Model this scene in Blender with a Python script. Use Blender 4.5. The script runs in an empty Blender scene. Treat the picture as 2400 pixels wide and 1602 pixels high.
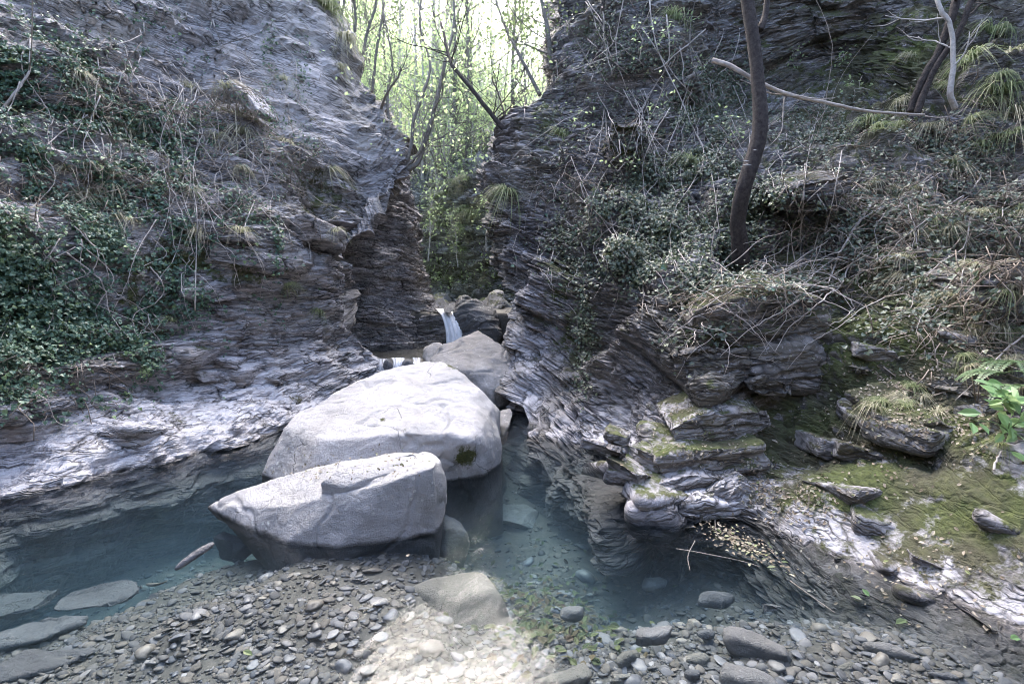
import bpy, math, random
import numpy as np
from mathutils import Vector, Matrix
R = math.radians
rng = np.random.default_rng(11)
random.seed(5)
S = bpy.context.scene
COL = S.collection

# ------------------------------------------------------------------ camera, sky, sun, exposure
CAM = np.array([0.0, 0.0, 1.6]); FPX = 512.0; HORIZON = 285.0
PITCH = math.atan((341.5 - HORIZON) / FPX)
cd = bpy.data.cameras.new('camera'); cd.lens = 18; cd.sensor_width = 36; cd.clip_end = 600; cd.clip_start = 0.05
cam = bpy.data.objects.new('camera', cd); COL.objects.link(cam)
cam.location = CAM; cam.rotation_euler = (R(90) - PITCH, 0, 0)
S.camera = cam
SUN_EL, SUN_AZ = R(51), R(350)          # azimuth clockwise from +Y
w = bpy.data.worlds.new('World'); S.world = w; w.use_nodes = True
nt = w.node_tree; bg = nt.nodes['Background']
sky = nt.nodes.new('ShaderNodeTexSky'); sky.sky_type = 'NISHITA'; sky.sun_disc = False
sky.sun_elevation = SUN_EL; sky.sun_rotation = SUN_AZ
sky.air_density = 1.0; sky.dust_density = 4.5; sky.ozone_density = 1.0
nt.links.new(sky.outputs[0], bg.inputs[0]); bg.inputs[1].default_value = 0.15
sl = bpy.data.lights.new('sun', 'SUN'); sl.energy = 1.2; sl.angle = R(58); sl.color = (1.0, 0.985, 0.985)
so = bpy.data.objects.new('sun', sl); COL.objects.link(so)
so.rotation_euler = (R(90) - SUN_EL, 0, math.pi - SUN_AZ)
S.view_settings.view_transform = 'Standard'; S.view_settings.look = 'None'
S.view_settings.exposure = 2.85; S.view_settings.gamma = 1
S.cycles.use_denoising = True; S.cycles.filter_width = 1.0; S.cycles.adaptive_threshold = .025
S.cycles.max_bounces = 8; S.cycles.diffuse_bounces = 2; S.cycles.glossy_bounces = 3
S.cycles.transparent_max_bounces = 12; S.cycles.volume_bounces = 0
S.cycles.caustics_reflective = False; S.cycles.caustics_refractive = False

# ------------------------------------------------------------------ projection helpers
_f = np.array([0, math.cos(PITCH), -math.sin(PITCH)]); _u = np.array([0, math.sin(PITCH), math.cos(PITCH)]); _r = np.array([1.0, 0, 0])
def ray(px, py):
    px = np.asarray(px, float); py = np.asarray(py, float)
    return _f + ((px - 512) / FPX)[..., None] * _r + ((341.5 - py) / FPX)[..., None] * _u
def at(px, py, Y):                      # the point seen at (px, py) that lies Y metres ahead
    d = ray(px, py); return CAM + d * (np.asarray(Y, float) / d[..., 1])[..., None]
def on(px, py, z=0.0):                  # the point seen at (px, py) at height z
    d = ray(px, py); return CAM + d * ((z - CAM[2]) / d[..., 2])[..., None]
def proj(P):
    q = np.asarray(P) - CAM; c = q @ _f; c = np.where(np.abs(c) < 1e-6, 1e-6, c)
    return 512 + (q @ _r) / c * FPX, 341.5 - (q @ _u) / c * FPX, c

# ------------------------------------------------------------------ noise
_T = np.random.default_rng(3).random(65536)
def _h(i, j, k): return _T[(i * 73856093 ^ j * 19349663 ^ k * 83492791) & 65535]
def vnoise(p, seed=0):                  # smooth value noise in -1..1
    p = np.asarray(p, float) + seed * 17.31
    i = np.floor(p).astype(np.int64); f = p - i; f = f * f * f * (f * (f * 6 - 15) + 10)
    x, y, z = i[:, 0], i[:, 1], i[:, 2]; fx, fy, fz = f[:, 0], f[:, 1], f[:, 2]
    def L(a, b, t): return a + (b - a) * t
    r = L(L(L(_h(x, y, z), _h(x+1, y, z), fx), L(_h(x, y+1, z), _h(x+1, y+1, z), fx), fy),
          L(L(_h(x, y, z+1), _h(x+1, y, z+1), fx), L(_h(x, y+1, z+1), _h(x+1, y+1, z+1), fx), fy), fz)
    return r * 2 - 1
def fbm(p, oct=4, seed=0, gain=.5):
    a, s, t = 1.0, 0.0, 0.0
    p = np.asarray(p, float)
    for o in range(oct):
        s = s + a * vnoise(p, seed + o * 3.7); t += a; a *= gain; p = p * 2.03
    return s / t
def facets(p, seed=0):                  # broken blocks: (tilted plane offset, distance to the crack)
    p = np.asarray(p, float) + seed * 9.7
    b = np.floor(p).astype(np.int64)
    d1 = np.full(len(p), 9.0); d2 = np.full(len(p), 9.0); pl = np.zeros(len(p))
    for dx in (-1, 0, 1):
        for dy in (-1, 0, 1):
            for dz in (-1, 0, 1):
                i, j, k = b[:, 0] + dx, b[:, 1] + dy, b[:, 2] + dz
                q = p - np.stack([i + .5 + .8 * (_h(i, j, k) - .5), j + .5 + .8 * (_h(i + 31, j, k) - .5), k + .5 + .8 * (_h(i, j + 57, k) - .5)], 1)
                d = np.sqrt((q * q).sum(1))
                v = (_h(i, j, k + 91) - .5) * 1.2 + q[:, 0] * (_h(i + 7, j + 3, k) - .5) * 1.2 + q[:, 1] * (_h(i, j + 11, k + 5) - .5) * 1.2 + q[:, 2] * (_h(i + 13, j, k + 17) - .5) * .5
                n = d < d1
                d2 = np.where(n, d1, np.minimum(d2, d)); pl = np.where(n, v, pl); d1 = np.where(n, d, d1)
    return pl, d2 - d1
def sstep(a, b, x): t = np.clip((x - a) / (b - a), 0, 1); return t * t * (3 - 2 * t)

# ------------------------------------------------------------------ mesh and object helpers
def mesh(name, V, F, mats, attrs=None, fattrs=None, smooth=True, mi=None):
    me = bpy.data.meshes.new(name); V = np.asarray(V, np.float32)
    F = [np.asarray(f, np.int32) for f in F if len(f)]
    me.vertices.add(len(V)); me.vertices.foreach_set('co', V.ravel())
    nl = sum(f.size for f in F); npoly = sum(len(f) for f in F)
    me.loops.add(nl); me.polygons.add(npoly)
    me.loops.foreach_set('vertex_index', np.concatenate([f.ravel() for f in F]))
    st, o = [], 0
    for f in F:
        st.append(o + np.arange(len(f)) * f.shape[1]); o += f.size
    me.polygons.foreach_set('loop_start', np.concatenate(st).astype(np.int32))
    me.polygons.foreach_set('use_smooth', np.full(npoly, smooth))
    for m in (mats if isinstance(mats, (list, tuple)) else [mats]): me.materials.append(m)
    if mi is not None: me.polygons.foreach_set('material_index', np.asarray(mi, np.int32))
    me.update(calc_edges=True); me.validate()
    for k, a in (attrs or {}).items():
        me.attributes.new(k, 'FLOAT', 'POINT').data.foreach_set('value', np.asarray(a, np.float32))
    for k, a in (fattrs or {}).items():
        me.attributes.new(k, 'FLOAT', 'FACE').data.foreach_set('value', np.asarray(a, np.float32))
    return me
def tag(o, label=None, cat=None, group=None, kind=None):
    if label: o['label'] = label
    if cat: o['category'] = cat
    if group: o['group'] = group
    if kind: o['kind'] = kind
    return o
def obj(name, me, parent=None, loc=None):
    o = bpy.data.objects.new(name, me); COL.objects.link(o)
    if parent: o.parent = parent
    if loc is not None: o.location = loc
    return o
def empty(name, loc):
    o = bpy.data.objects.new(name, None); COL.objects.link(o); o.location = loc; o.empty_display_size = .1
    return o
def cr(P, n, closed=False):             # Catmull-Rom through P, n points
    P = np.asarray(P, float)
    if len(P) == 2: return P[0] + (P[1] - P[0]) * np.linspace(0, 1, n)[:, None]
    Q = np.vstack([2 * P[0] - P[1], P, 2 * P[-1] - P[-2]])
    t = np.linspace(0, len(P) - 1 - 1e-6, n); i = t.astype(int); f = (t - i)[:, None]
    a, b, c, d = Q[i], Q[i+1], Q[i+2], Q[i+3]
    return .5 * (2*b + (c - a) * f + (2*a - 5*b + 4*c - d) * f**2 + (3*b - a - 3*c + d) * f**3)
class MB:
    def __init__(s): s.V = []; s.Q = []; s.T = []; s.n = 0; s.fr = []
    def add(s, V, Q=None, T=None):
        V = np.asarray(V, float)
        if Q is not None and len(Q): s.Q.append(np.asarray(Q) + s.n)
        if T is not None and len(T): s.T.append(np.asarray(T) + s.n)
        s.V.append(V); s.n += len(V)
    def tube(s, P, rad, k=6):
        P = np.asarray(P, float); n = len(P); rad = np.broadcast_to(np.asarray(rad, float), (n,))
        T = np.gradient(P, axis=0); T /= np.linalg.norm(T, axis=1)[:, None] + 1e-9
        ref = np.array([.31, .77, .55]); A = np.cross(T, ref); A /= np.linalg.norm(A, axis=1)[:, None] + 1e-9; B = np.cross(T, A)
        th = np.arange(k) * 2 * math.pi / k
        V = (P[:, None] + rad[:, None, None] * (np.cos(th)[None, :, None] * A[:, None] + np.sin(th)[None, :, None] * B[:, None])).reshape(-1, 3)
        i = np.arange(n - 1)[:, None] * k; j = np.arange(k)[None]; j2 = (j + 1) % k
        Q = np.stack([i + j, i + j2, i + k + j2, i + k + j], -1).reshape(-1, 4)
        cap = np.arange(1, k - 1); c1 = np.stack([np.zeros_like(cap), cap + 1, cap], 1); c2 = np.stack([np.zeros_like(cap), cap, cap + 1], 1) + (n - 1) * k
        s.add(V, Q, np.vstack([c1, c2]))
    def build(s, name, mats, smooth=True, rnd=None):
        V = np.vstack(s.V); F = []
        if s.Q: F.append(np.vstack(s.Q))
        if s.T: F.append(np.vstack(s.T))
        nf = sum(len(f) for f in F)
        return mesh(name, V, F, mats, fattrs={'rnd': rng.random(nf) if rnd is None else rnd}, smooth=smooth)
def unit(a): return a / (np.linalg.norm(a, axis=-1, keepdims=True) + 1e-9)
LEAF = {'ivy': [(0, 0, 0), (-.52, .12, .06), (-.33, .55, .1), (0, 1, -.05), (.33, .55, .1), (.52, .12, .06)],
        'oval': [(0, 0, 0), (-.26, .3, .06), (-.24, .65, .07), (0, 1, -.06), (.24, .65, .07), (.26, .3, .06)]}
def leaves(P, N, size, shape='ivy', up=None):   # many folded leaves; returns V, Q, per-face random
    P = np.asarray(P); n = len(P); N = unit(np.asarray(N))
    t = unit(rng.normal(size=(n, 3)) + (0 if up is None else np.asarray(up)))
    t = unit(t - (t * N).sum(1, keepdims=True) * N); b = np.cross(t, N)
    L = np.array(LEAF[shape]); size = np.broadcast_to(size, (n,))[:, None, None]
    V = P[:, None] + size * (L[None, :, 0:1] * b[:, None] + L[None, :, 1:2] * t[:, None] + L[None, :, 2:3] * N[:, None])
    k = np.arange(n)[:, None] * 6
    Q = np.concatenate([k + np.array([[0, 3, 2, 1]]), k + np.array([[0, 5, 4, 3]])], 1).reshape(-1, 4)
    return V.reshape(-1, 3), Q, np.repeat(rng.random(n), 2)
def leaf_mesh(name, P, N, size, mat, shape='ivy', up=None):
    V, Q, r = leaves(P, N, size, shape, up)
    return mesh(name, V, [Q], mat, fattrs={'rnd': r}, smooth=False)

# ------------------------------------------------------------------ materials
def newmat(name):
    m = bpy.data.materials.new(name); m.use_nodes = True; t = m.node_tree
    return m, t, t.nodes['Principled BSDF'], t.nodes['Material Output']
def N_(t, ty, **kw):
    n = t.nodes.new('ShaderNode' + ty)
    for k, v in kw.items():
        if k in n.inputs: n.inputs[k].default_value = v
        else: setattr(n, k, v)
    return n
def ramp(t, src, stops):
    r = N_(t, 'ValToRGB'); e = r.color_ramp.elements
    while len(e) < len(stops): e.new(.5)
    for q, (p, c) in zip(e, stops):
        q.position = p; q.color = (c if len(c) == 4 else (*c, 1)) if isinstance(c, tuple) else (c, c, c, 1)
    t.links.new(src, r.inputs[0]); return r.outputs[0]
def noise(t, vec, scale, detail=6, rough=.6, dist=0.0):
    n = N_(t, 'TexNoise', Scale=scale, Detail=detail, Roughness=rough, Distortion=dist); t.links.new(vec, n.inputs['Vector']); return n.outputs[0]
def mix(t, fac, a, b, blend='MIX'):
    m = N_(t, 'Mix', data_type='RGBA', blend_type=blend); i = m.inputs
    for s, v in ((i[0], fac), (i[6], a), (i[7], b)):
        if hasattr(v, 'links'): t.links.new(v, s)
        else: s.default_value = v if isinstance(v, float) or isinstance(v, int) else (*v, 1)
    return m.outputs[2]
def math_(t, op, a, b=0.0):
    m = N_(t, 'Math', operation=op)
    for s, v in ((m.inputs[0], a), (m.inputs[1], b)):
        if hasattr(v, 'links'): t.links.new(v, s)
        else: s.default_value = v
    return m.outputs[0]
def attr(t, name): return N_(t, 'Attribute', attribute_name=name).outputs['Fac']
def pos(t): return N_(t, 'NewGeometry').outputs['Position']
def scaled(t, v, s, rot=(0, 0, 0)):
    if any(rot):
        q = N_(t, 'Mapping'); q.inputs['Rotation'].default_value = rot; t.links.new(v, q.inputs['Vector']); v = q.outputs[0]
    m = N_(t, 'Mapping'); m.inputs['Scale'].default_value = s; t.links.new(v, m.inputs['Vector']); return m.outputs[0]

def rock_mat(name, dark, mid, pale, warm, tilt=(0, 0, 0), rough=.75, bump=.6, moss_c=((.03, .038, .014), (.11, .13, .042))):
    m, t, b, out = newmat(name); p = pos(t)
    lay = noise(t, scaled(t, p, (1.2, 1.2, 14), tilt), 1.6, 8, .65, .15)
    lay2 = noise(t, scaled(t, p, (2.5, 2.5, 45), tilt), 1.2, 6, .6, .1)
    big = noise(t, p, .9, 5, .6)
    c = ramp(t, lay, [(.28, dark), (.5, mid), (.72, pale)])
    c = mix(t, ramp(t, lay2, [(.4, .0), (.7, .55)]), c, dark)
    c = mix(t, ramp(t, big, [(.4, .0), (.66, .6)]), c, warm)
    sp = noise(t, p, 26, 5, .7)                                   # lichen flecks
    c = mix(t, ramp(t, sp, [(.58, .0), (.64, .65)]), c, pale)
    wob = N_(t, 'VectorMath', operation='MULTIPLY_ADD'); t.links.new(N_(t, 'TexNoise', Scale=5.0, Detail=4.0).outputs['Color'], wob.inputs[0]); wob.inputs[1].default_value = (.12, .12, .12); t.links.new(p, wob.inputs[2]); wp = wob.outputs[0]
    t.links.new(p, wob.inputs[0].links[0].from_node.inputs['Vector'])
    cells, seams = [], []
    for k, sc3 in enumerate(((1.3, 1.3, 8), (3.6, 3.6, 28))):              # jointed slabs and the seams between them
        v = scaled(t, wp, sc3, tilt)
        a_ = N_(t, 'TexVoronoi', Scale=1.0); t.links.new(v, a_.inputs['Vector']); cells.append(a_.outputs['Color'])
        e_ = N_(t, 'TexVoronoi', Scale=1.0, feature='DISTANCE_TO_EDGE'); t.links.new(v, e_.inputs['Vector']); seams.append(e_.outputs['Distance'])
    tone = math_(t, 'ADD', math_(t, 'MULTIPLY', cells[0], .5), math_(t, 'MULTIPLY', cells[1], .5))
    c = mix(t, .55, c, ramp(t, tone, [(.25, .5), (.5, .9), (.75, 1.4)]), 'MULTIPLY')
    bl = attr(t, 'bleach')                                        # rock scoured pale by floods
    sc = noise(t, scaled(t, p, (2.2, 2.2, 13), tilt), 2.6, 8, .75)
    blf = math_(t, 'MULTIPLY', bl, ramp(t, math_(t, 'ADD', math_(t, 'MULTIPLY', sc, .6), math_(t, 'MULTIPLY', tone, .45)), [(.34, .05), (.50, 1.0)]))
    c = mix(t, blf, c, ramp(t, noise(t, p, 14, 6, .7), [(.3, (.34, .33, .36)), (.65, (.56, .55, .575))]))
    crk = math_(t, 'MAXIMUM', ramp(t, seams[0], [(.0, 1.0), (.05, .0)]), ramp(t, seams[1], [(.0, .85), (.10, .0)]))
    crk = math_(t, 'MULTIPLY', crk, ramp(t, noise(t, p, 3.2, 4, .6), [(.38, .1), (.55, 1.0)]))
    c = mix(t, crk, c, (.022, .02, .02))  # shade of the cracks painted dark into the rock colour
    ms = attr(t, 'moss')
    mn = noise(t, p, 5, 8, .75)
    mn2 = noise(t, p, 2.1, 4, .6)
    mf = ramp(t, math_(t, 'ADD', math_(t, 'ADD', ms, math_(t, 'MULTIPLY', math_(t, 'SUBTRACT', mn2, .5), 1.3)), math_(t, 'MULTIPLY', math_(t, 'SUBTRACT', mn, .5), 3.0)), [(.42, .0), (.70, 1.0)])
    mc = mix(t, ramp(t, mn2, [(.42, .0), (.6, .8)]), ramp(t, noise(t, p, 30, 5, .7), [(.3, moss_c[0]), (.7, moss_c[1])]), (.075, .068, .048))
    c = mix(t, mf, c, mc)
    z = N_(t, 'SeparateXYZ'); t.links.new(p, z.inputs[0])                # algae-dark rock at and under the water line
    zz = math_(t, 'ADD', z.outputs[2], math_(t, 'MULTIPLY', math_(t, 'SUBTRACT', noise(t, p, 6, 4, .6), .5), .08))
    c = mix(t, ramp(t, zz, [(.0, .8), (.012, .6), (.035, .0)]), c, (.028, .028, .03))
    t.links.new(c, b.inputs['Base Color'])
    wet = attr(t, 'wet')
    rr = math_(t, 'SUBTRACT', rough, math_(t, 'MULTIPLY', wet, .45))
    t.links.new(math_(t, 'MAXIMUM', rr, math_(t, 'MULTIPLY', mf, .95)), b.inputs['Roughness'])
    b.inputs['Specular IOR Level'].default_value = .4
    h = math_(t, 'ADD', math_(t, 'MULTIPLY', lay, .4), math_(t, 'MULTIPLY', lay2, .45))
    h = math_(t, 'ADD', h, math_(t, 'MULTIPLY', tone, .7)); h = math_(t, 'SUBTRACT', h, math_(t, 'MULTIPLY', crk, .5))
    h = math_(t, 'ADD', h, math_(t, 'MULTIPLY', noise(t, p, 40, 6, .75), .35))
    h = math_(t, 'ADD', h, math_(t, 'MULTIPLY', math_(t, 'MULTIPLY', mf, noise(t, p, 110, 3, .8)), .5))
    bp = N_(t, 'Bump', Strength=bump, Distance=.06); t.links.new(h, bp.inputs['Height']); t.links.new(bp.outputs[0], b.inputs['Normal'])
    return m
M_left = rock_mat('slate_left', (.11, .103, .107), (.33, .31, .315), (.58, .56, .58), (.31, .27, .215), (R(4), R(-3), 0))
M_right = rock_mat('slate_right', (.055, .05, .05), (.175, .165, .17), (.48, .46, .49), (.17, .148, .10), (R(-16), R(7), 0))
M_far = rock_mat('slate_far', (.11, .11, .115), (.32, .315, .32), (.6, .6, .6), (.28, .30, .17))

def boulder_mat(name, base, dark, pale, coord='Object', wetline=True):
    m, t, b, out = newmat(name); p = pos(t)
    a = noise(t, p, 2.2, 6, .6); s = noise(t, p, 38, 5, .75); f = noise(t, p, 140, 3, .7)
    c = mix(t, ramp(t, a, [(.35, .0), (.65, .8)]), base, dark)
    c = mix(t, ramp(t, s, [(.3, .35), (.5, .0)]), c, dark)
    c = mix(t, ramp(t, s, [(.6, .0), (.68, .6)]), c, pale)
    c = mix(t, ramp(t, f, [(.35, .3), (.6, .0)]), c, dark)
    vo = N_(t, 'TexVoronoi', Scale=17.0, Randomness=1.0); t.links.new(p, vo.inputs['Vector'])     # round lichen spots
    spot = math_(t, 'MULTIPLY', math_(t, 'LESS_THAN', vo.outputs['Distance'], math_(t, 'MULTIPLY', noise(t, p, 3.5, 3, .6), .36)), ramp(t, noise(t, p, 2.7, 3, .5), [(.5, .0), (.6, .8)]))
    if wetline: c = mix(t, spot, c, (.66, .66, .62))
    st = noise(t, scaled(t, p, (.8, 7, 7), (R(12), R(9), R(20))), 2.2, 6, .6, .8)                        # faint veins
    c = mix(t, ramp(t, st, [(.62, .0), (.66, .18)]), c, pale)
    c = mix(t, ramp(t, noise(t, p, 6, 8, .75), [(.34, .55), (.56, .0)]), c, dark)
    wv = N_(t, 'VectorMath', operation='MULTIPLY_ADD'); nz = N_(t, 'TexNoise', Scale=2.5, Detail=5.0); t.links.new(p, nz.inputs['Vector']); t.links.new(nz.outputs['Color'], wv.inputs[0]); wv.inputs[1].default_value = (.5, .5, .5); t.links.new(p, wv.inputs[2])
    ve = N_(t, 'TexVoronoi', Scale=1.5, feature='DISTANCE_TO_EDGE'); t.links.new(wv.outputs[0], ve.inputs['Vector'])
    ck = math_(t, 'MULTIPLY', ramp(t, ve.outputs['Distance'], [(.0, 1.0), (.008, .0)]), ramp(t, noise(t, p, 1.6, 3, .6), [(.52, .0), (.62, .5)]))
    c = mix(t, ck, c, (.05, .048, .045))
    c = mix(t, ramp(t, noise(t, scaled(t, p, (5, 5, 1.2)), 1.3, 5, .65), [(.54, .0), (.68, .5)]), c, dark)
    ms = attr(t, 'moss'); mn = noise(t, p, 9, 7, .75)
    mf = ramp(t, math_(t, 'ADD', ms, math_(t, 'MULTIPLY', math_(t, 'SUBTRACT', mn, .5), 1.4)), [(.42, .0), (.6, 1.0)])
    c = mix(t, mf, c, ramp(t, noise(t, p, 45, 4, .7), [(.3, (.035, .04, .015)), (.7, (.10, .11, .04))]))
    if wetline:                                                   # damp, algae-darkened band at the water's edge
        z = N_(t, 'SeparateXYZ'); t.links.new(p, z.inputs[0])
        zz = math_(t, 'ADD', z.outputs[2], math_(t, 'MULTIPLY', math_(t, 'SUBTRACT', noise(t, p, 8, 4, .6), .5), .04))
        c = mix(t, ramp(t, zz, [(.0, .8), (.012, .7), (.03, .0)]), c, (.035, .035, .032))
    t.links.new(c, b.inputs['Base Color']); b.inputs['Roughness'].default_value = .8; b.inputs['Specular IOR Level'].default_value = .25
    h = math_(t, 'ADD', math_(t, 'MULTIPLY', s, .5), math_(t, 'ADD', math_(t, 'MULTIPLY', f, .25), math_(t, 'MULTIPLY', st, .15)))
    h = math_(t, 'SUBTRACT', h, math_(t, 'MULTIPLY', ck, .8))
    bp = N_(t, 'Bump', Strength=.9, Distance=.045); t.links.new(h, bp.inputs['Height']); t.links.new(bp.outputs[0], b.inputs['Normal'])
    return m
M_boulder = boulder_mat('pale_boulder', (.47, .46, .475), (.29, .285, .28), (.60, .59, .61))
M_boulder2 = boulder_mat('grey_boulder', (.38, .365, .36), (.19, .18, .17), (.55, .53, .54))
M_boulder3 = boulder_mat('dark_boulder', (.22, .22, .225), (.09, .09, .09), (.50, .50, .52))
M_stone = boulder_mat('shallow_stone', (.24, .235, .24), (.13, .125, .12), (.38, .37, .38), wetline=False)
M_stone2 = boulder_mat('shallow_stone_dark', (.15, .155, .165), (.08, .08, .085), (.28, .28, .3), wetline=False)
M_sunk = boulder_mat('drowned_boulder', (.21, .20, .18), (.12, .115, .10), (.30, .29, .26), wetline=False)

def pebble_mat(name, stops, rough=.5):
    m, t, b, out = newmat(name); p = N_(t, 'TexCoord').outputs['Object']
    oi = N_(t, 'ObjectInfo').outputs['Random']
    r = math_(t, 'FRACT', math_(t, 'ADD', attr(t, 'rnd'), oi))
    c = ramp(t, r, stops)
    n = noise(t, pos(t), 35, 5, .7)
    c = mix(t, .5, c, ramp(t, n, [(.3, .35), (.7, 1.0)]), 'MULTIPLY')
    t.links.new(c, b.inputs['Base Color']); b.inputs['Roughness'].default_value = rough
    bp = N_(t, 'Bump', Strength=.25, Distance=.01); t.links.new(noise(t, pos(t), 90, 4, .7), bp.inputs['Height']); t.links.new(bp.outputs[0], b.inputs['Normal'])
    return m
M_pebble = pebble_mat('river_pebbles', [(0, (0.074, 0.076, 0.087)), (.2, (0.138, 0.138, 0.147)), (.4, (0.106, 0.092, 0.078)), (.6, (0.184, 0.166, 0.143)), (.8, (0.087, 0.097, 0.120)), (1, (0.239, 0.230, 0.230))])
M_gravel = pebble_mat('wet_gravel', [(0, (0.036, 0.036, 0.041)), (.2, (0.090, 0.089, 0.090)), (.4, (0.068, 0.060, 0.050)), (.6, (0.126, 0.112, 0.099)), (.8, (0.054, 0.061, 0.076)), (1, (0.180, 0.171, 0.171))], .75)
def flat_mat(name, c1, c2, scale=20, rough=.8, bump=.3, spec=.3):
    m, t, b, out = newmat(name); p = pos(t); n = noise(t, p, scale, 6, .7)
    t.links.new(ramp(t, n, [(.3, c1), (.7, c2)]), b.inputs['Base Color']); b.inputs['Roughness'].default_value = rough; b.inputs['Specular IOR Level'].default_value = spec
    bp = N_(t, 'Bump', Strength=bump, Distance=.03); t.links.new(noise(t, p, scale * 3, 4, .7), bp.inputs['Height']); t.links.new(bp.outputs[0], b.inputs['Normal'])
    return m
M_bed = flat_mat('bed_silt', (0.026, 0.025, 0.022), (0.075, 0.071, 0.064), 22, .6)
M_forest = flat_mat('forest_floor', (.10, .11, .05), (.26, .25, .14), 3, .95)
M_bark = flat_mat('bark_dark', (.016, .013, .013), (.085, .072, .068), 26, .85, .8)
M_bark2 = flat_mat('bark_grey', (.10, .09, .08), (.26, .24, .22), 30, .85, .6)
M_bark3 = flat_mat('bark_pale', (.30, .28, .26), (.55, .52, .50), 25, .8, .5)
M_vine = flat_mat('dry_stem', (.22, .19, .165), (.54, .49, .45), 9, .85, .3)
M_twig = flat_mat('dry_litter', (.13, .10, .075), (.36, .31, .26), 6, .9, .2)
M_log = flat_mat('sodden_wood', (.06, .06, .065), (.16, .16, .17), 12, .5, .8)
def leaf_mat(name, stops, rough=.4, trans=.3, spec=.5):
    m, t, b, out = newmat(name)
    c = ramp(t, attr(t, 'rnd'), stops)
    t.links.new(c, b.inputs['Base Color']); b.inputs['Roughness'].default_value = rough; b.inputs['Specular IOR Level'].default_value = spec
    tr = N_(t, 'BsdfTranslucent'); t.links.new(mix(t, .45, c, (.62, .80, .42), 'MIX'), tr.inputs[0])
    mx = N_(t, 'MixShader', Fac=trans); t.links.new(b.outputs[0], mx.inputs[1]); t.links.new(tr.outputs[0], mx.inputs[2]); t.links.new(mx.outputs[0], out.inputs[0])
    return m
M_ivy = leaf_mat('ivy_leaf', [(0, (.03, .06, .04)), (.55, (.06, .12, .075)), (.9, (.11, .18, .12)), (1, (.18, .25, .09))], .45, .1, .5)
M_ivy2 = leaf_mat('ivy_leaf_dull', [(0, (.035, .05, .035)), (.6, (.085, .115, .075)), (1, (.2, .21, .13))], .4, .1, .6)
M_lime = leaf_mat('spring_leaf', [(0, (.17, .23, .10)), (.5, (.30, .37, .19)), (1, (.48, .52, .32))], .5, .65)
M_lime2 = leaf_mat('autumn_leaf', [(0, (.22, .30, .13)), (.6, (.36, .46, .21)), (1, (.5, .54, .28))], .5, .65)
M_dkleaf = leaf_mat('dark_leaf', [(0, (.03, .06, .02)), (1, (.09, .13, .04))], .45, .25)
M_fern = leaf_mat('fern_leaf', [(0, (.06, .11, .05)), (1, (.14, .21, .09))], .5, .3)
M_plant = leaf_mat('broad_leaf', [(0, (.10, .20, .07)), (1, (.20, .33, .12))], .4, .3)
M_grass = leaf_mat('grass_blade', [(0, (.10, .13, .05)), (.6, (.2, .23, .1)), (1, (.36, .34, .2))], .6, .3)
M_straw = leaf_mat('straw_blade', [(0, (.22, .2, .12)), (.6, (.36, .32, .22)), (1, (.46, .42, .32))], .7, .25)
M_raft = leaf_mat('soaked_leaf', [(0, (.06, .045, .03)), (.5, (.15, .12, .085)), (.85, (.3, .27, .21)), (1, (.12, .17, .05))], .6, .1)
M_litter = leaf_mat('leaf_litter', [(0, (.10, .07, .045)), (.5, (.22, .175, .13)), (.85, (.38, .34, .28)), (1, (.13, .16, .05))], .6, .1)

# water: Fresnel reflection over a clear, faintly teal body
def water_mat(name, rough, vol=True):
    m, t, b, out = newmat(name); t.nodes.remove(b)
    fr = N_(t, 'Fresnel', IOR=1.40); tr = N_(t, 'BsdfTransparent'); gl = N_(t, 'BsdfGlossy', Roughness=rough)
    tr.inputs[0].default_value = (.97, .99, 1, 1)
    bp = N_(t, 'Bump', Strength=.2, Distance=.05); t.links.new(noise(t, scaled(t, pos(t), (2.2, 1.2, 1), (0, 0, R(35))), 2.2, 3, .5), bp.inputs['Height'])
    t.links.new(bp.outputs[0], gl.inputs['Normal']); t.links.new(bp.outputs[0], fr.inputs['Normal'])
    mx = N_(t, 'MixShader'); t.links.new(fr.outputs[0], mx.inputs[0]); t.links.new(tr.outputs[0], mx.inputs[1]); t.links.new(gl.outputs[0], mx.inputs[2])
    t.links.new(mx.outputs[0], out.inputs['Surface'])
    if vol:
        va = N_(t, 'VolumeAbsorption', Density=.36); va.inputs['Color'].default_value = (.2, .70, .78, 1)
        vs = N_(t, 'VolumeScatter', Density=.075); vs.inputs['Color'].default_value = (.5, .74, .98, 1)
        ad = N_(t, 'AddShader'); t.links.new(va.outputs[0], ad.inputs[0]); t.links.new(vs.outputs[0], ad.inputs[1]); t.links.new(ad.outputs[0], out.inputs['Volume'])
    return m
M_water = water_mat('pool_water', .12)
M_water2 = water_mat('stream_water', .05, False)
def foam_mat():
    m, t, b, out = newmat('white_water'); b.inputs['Base Color'].default_value = (.93, .94, .98, 1); b.inputs['Roughness'].default_value = .5
    tr = N_(t, 'BsdfTransparent'); mx = N_(t, 'MixShader')
    a = attr(t, 'foam'); n = noise(t, scaled(t, pos(t), (30, 30, 2.2)), 1.0, 4, .6)
    f = math_(t, 'MULTIPLY', a, ramp(t, n, [(.3, .8), (.55, 1.0)]))
    t.links.new(f, mx.inputs[0]); t.links.new(tr.outputs[0], mx.inputs[1]); t.links.new(b.outputs[0], mx.inputs[2]); t.links.new(mx.outputs[0], out.inputs['Surface'])
    return m
M_foam = foam_mat()

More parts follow.
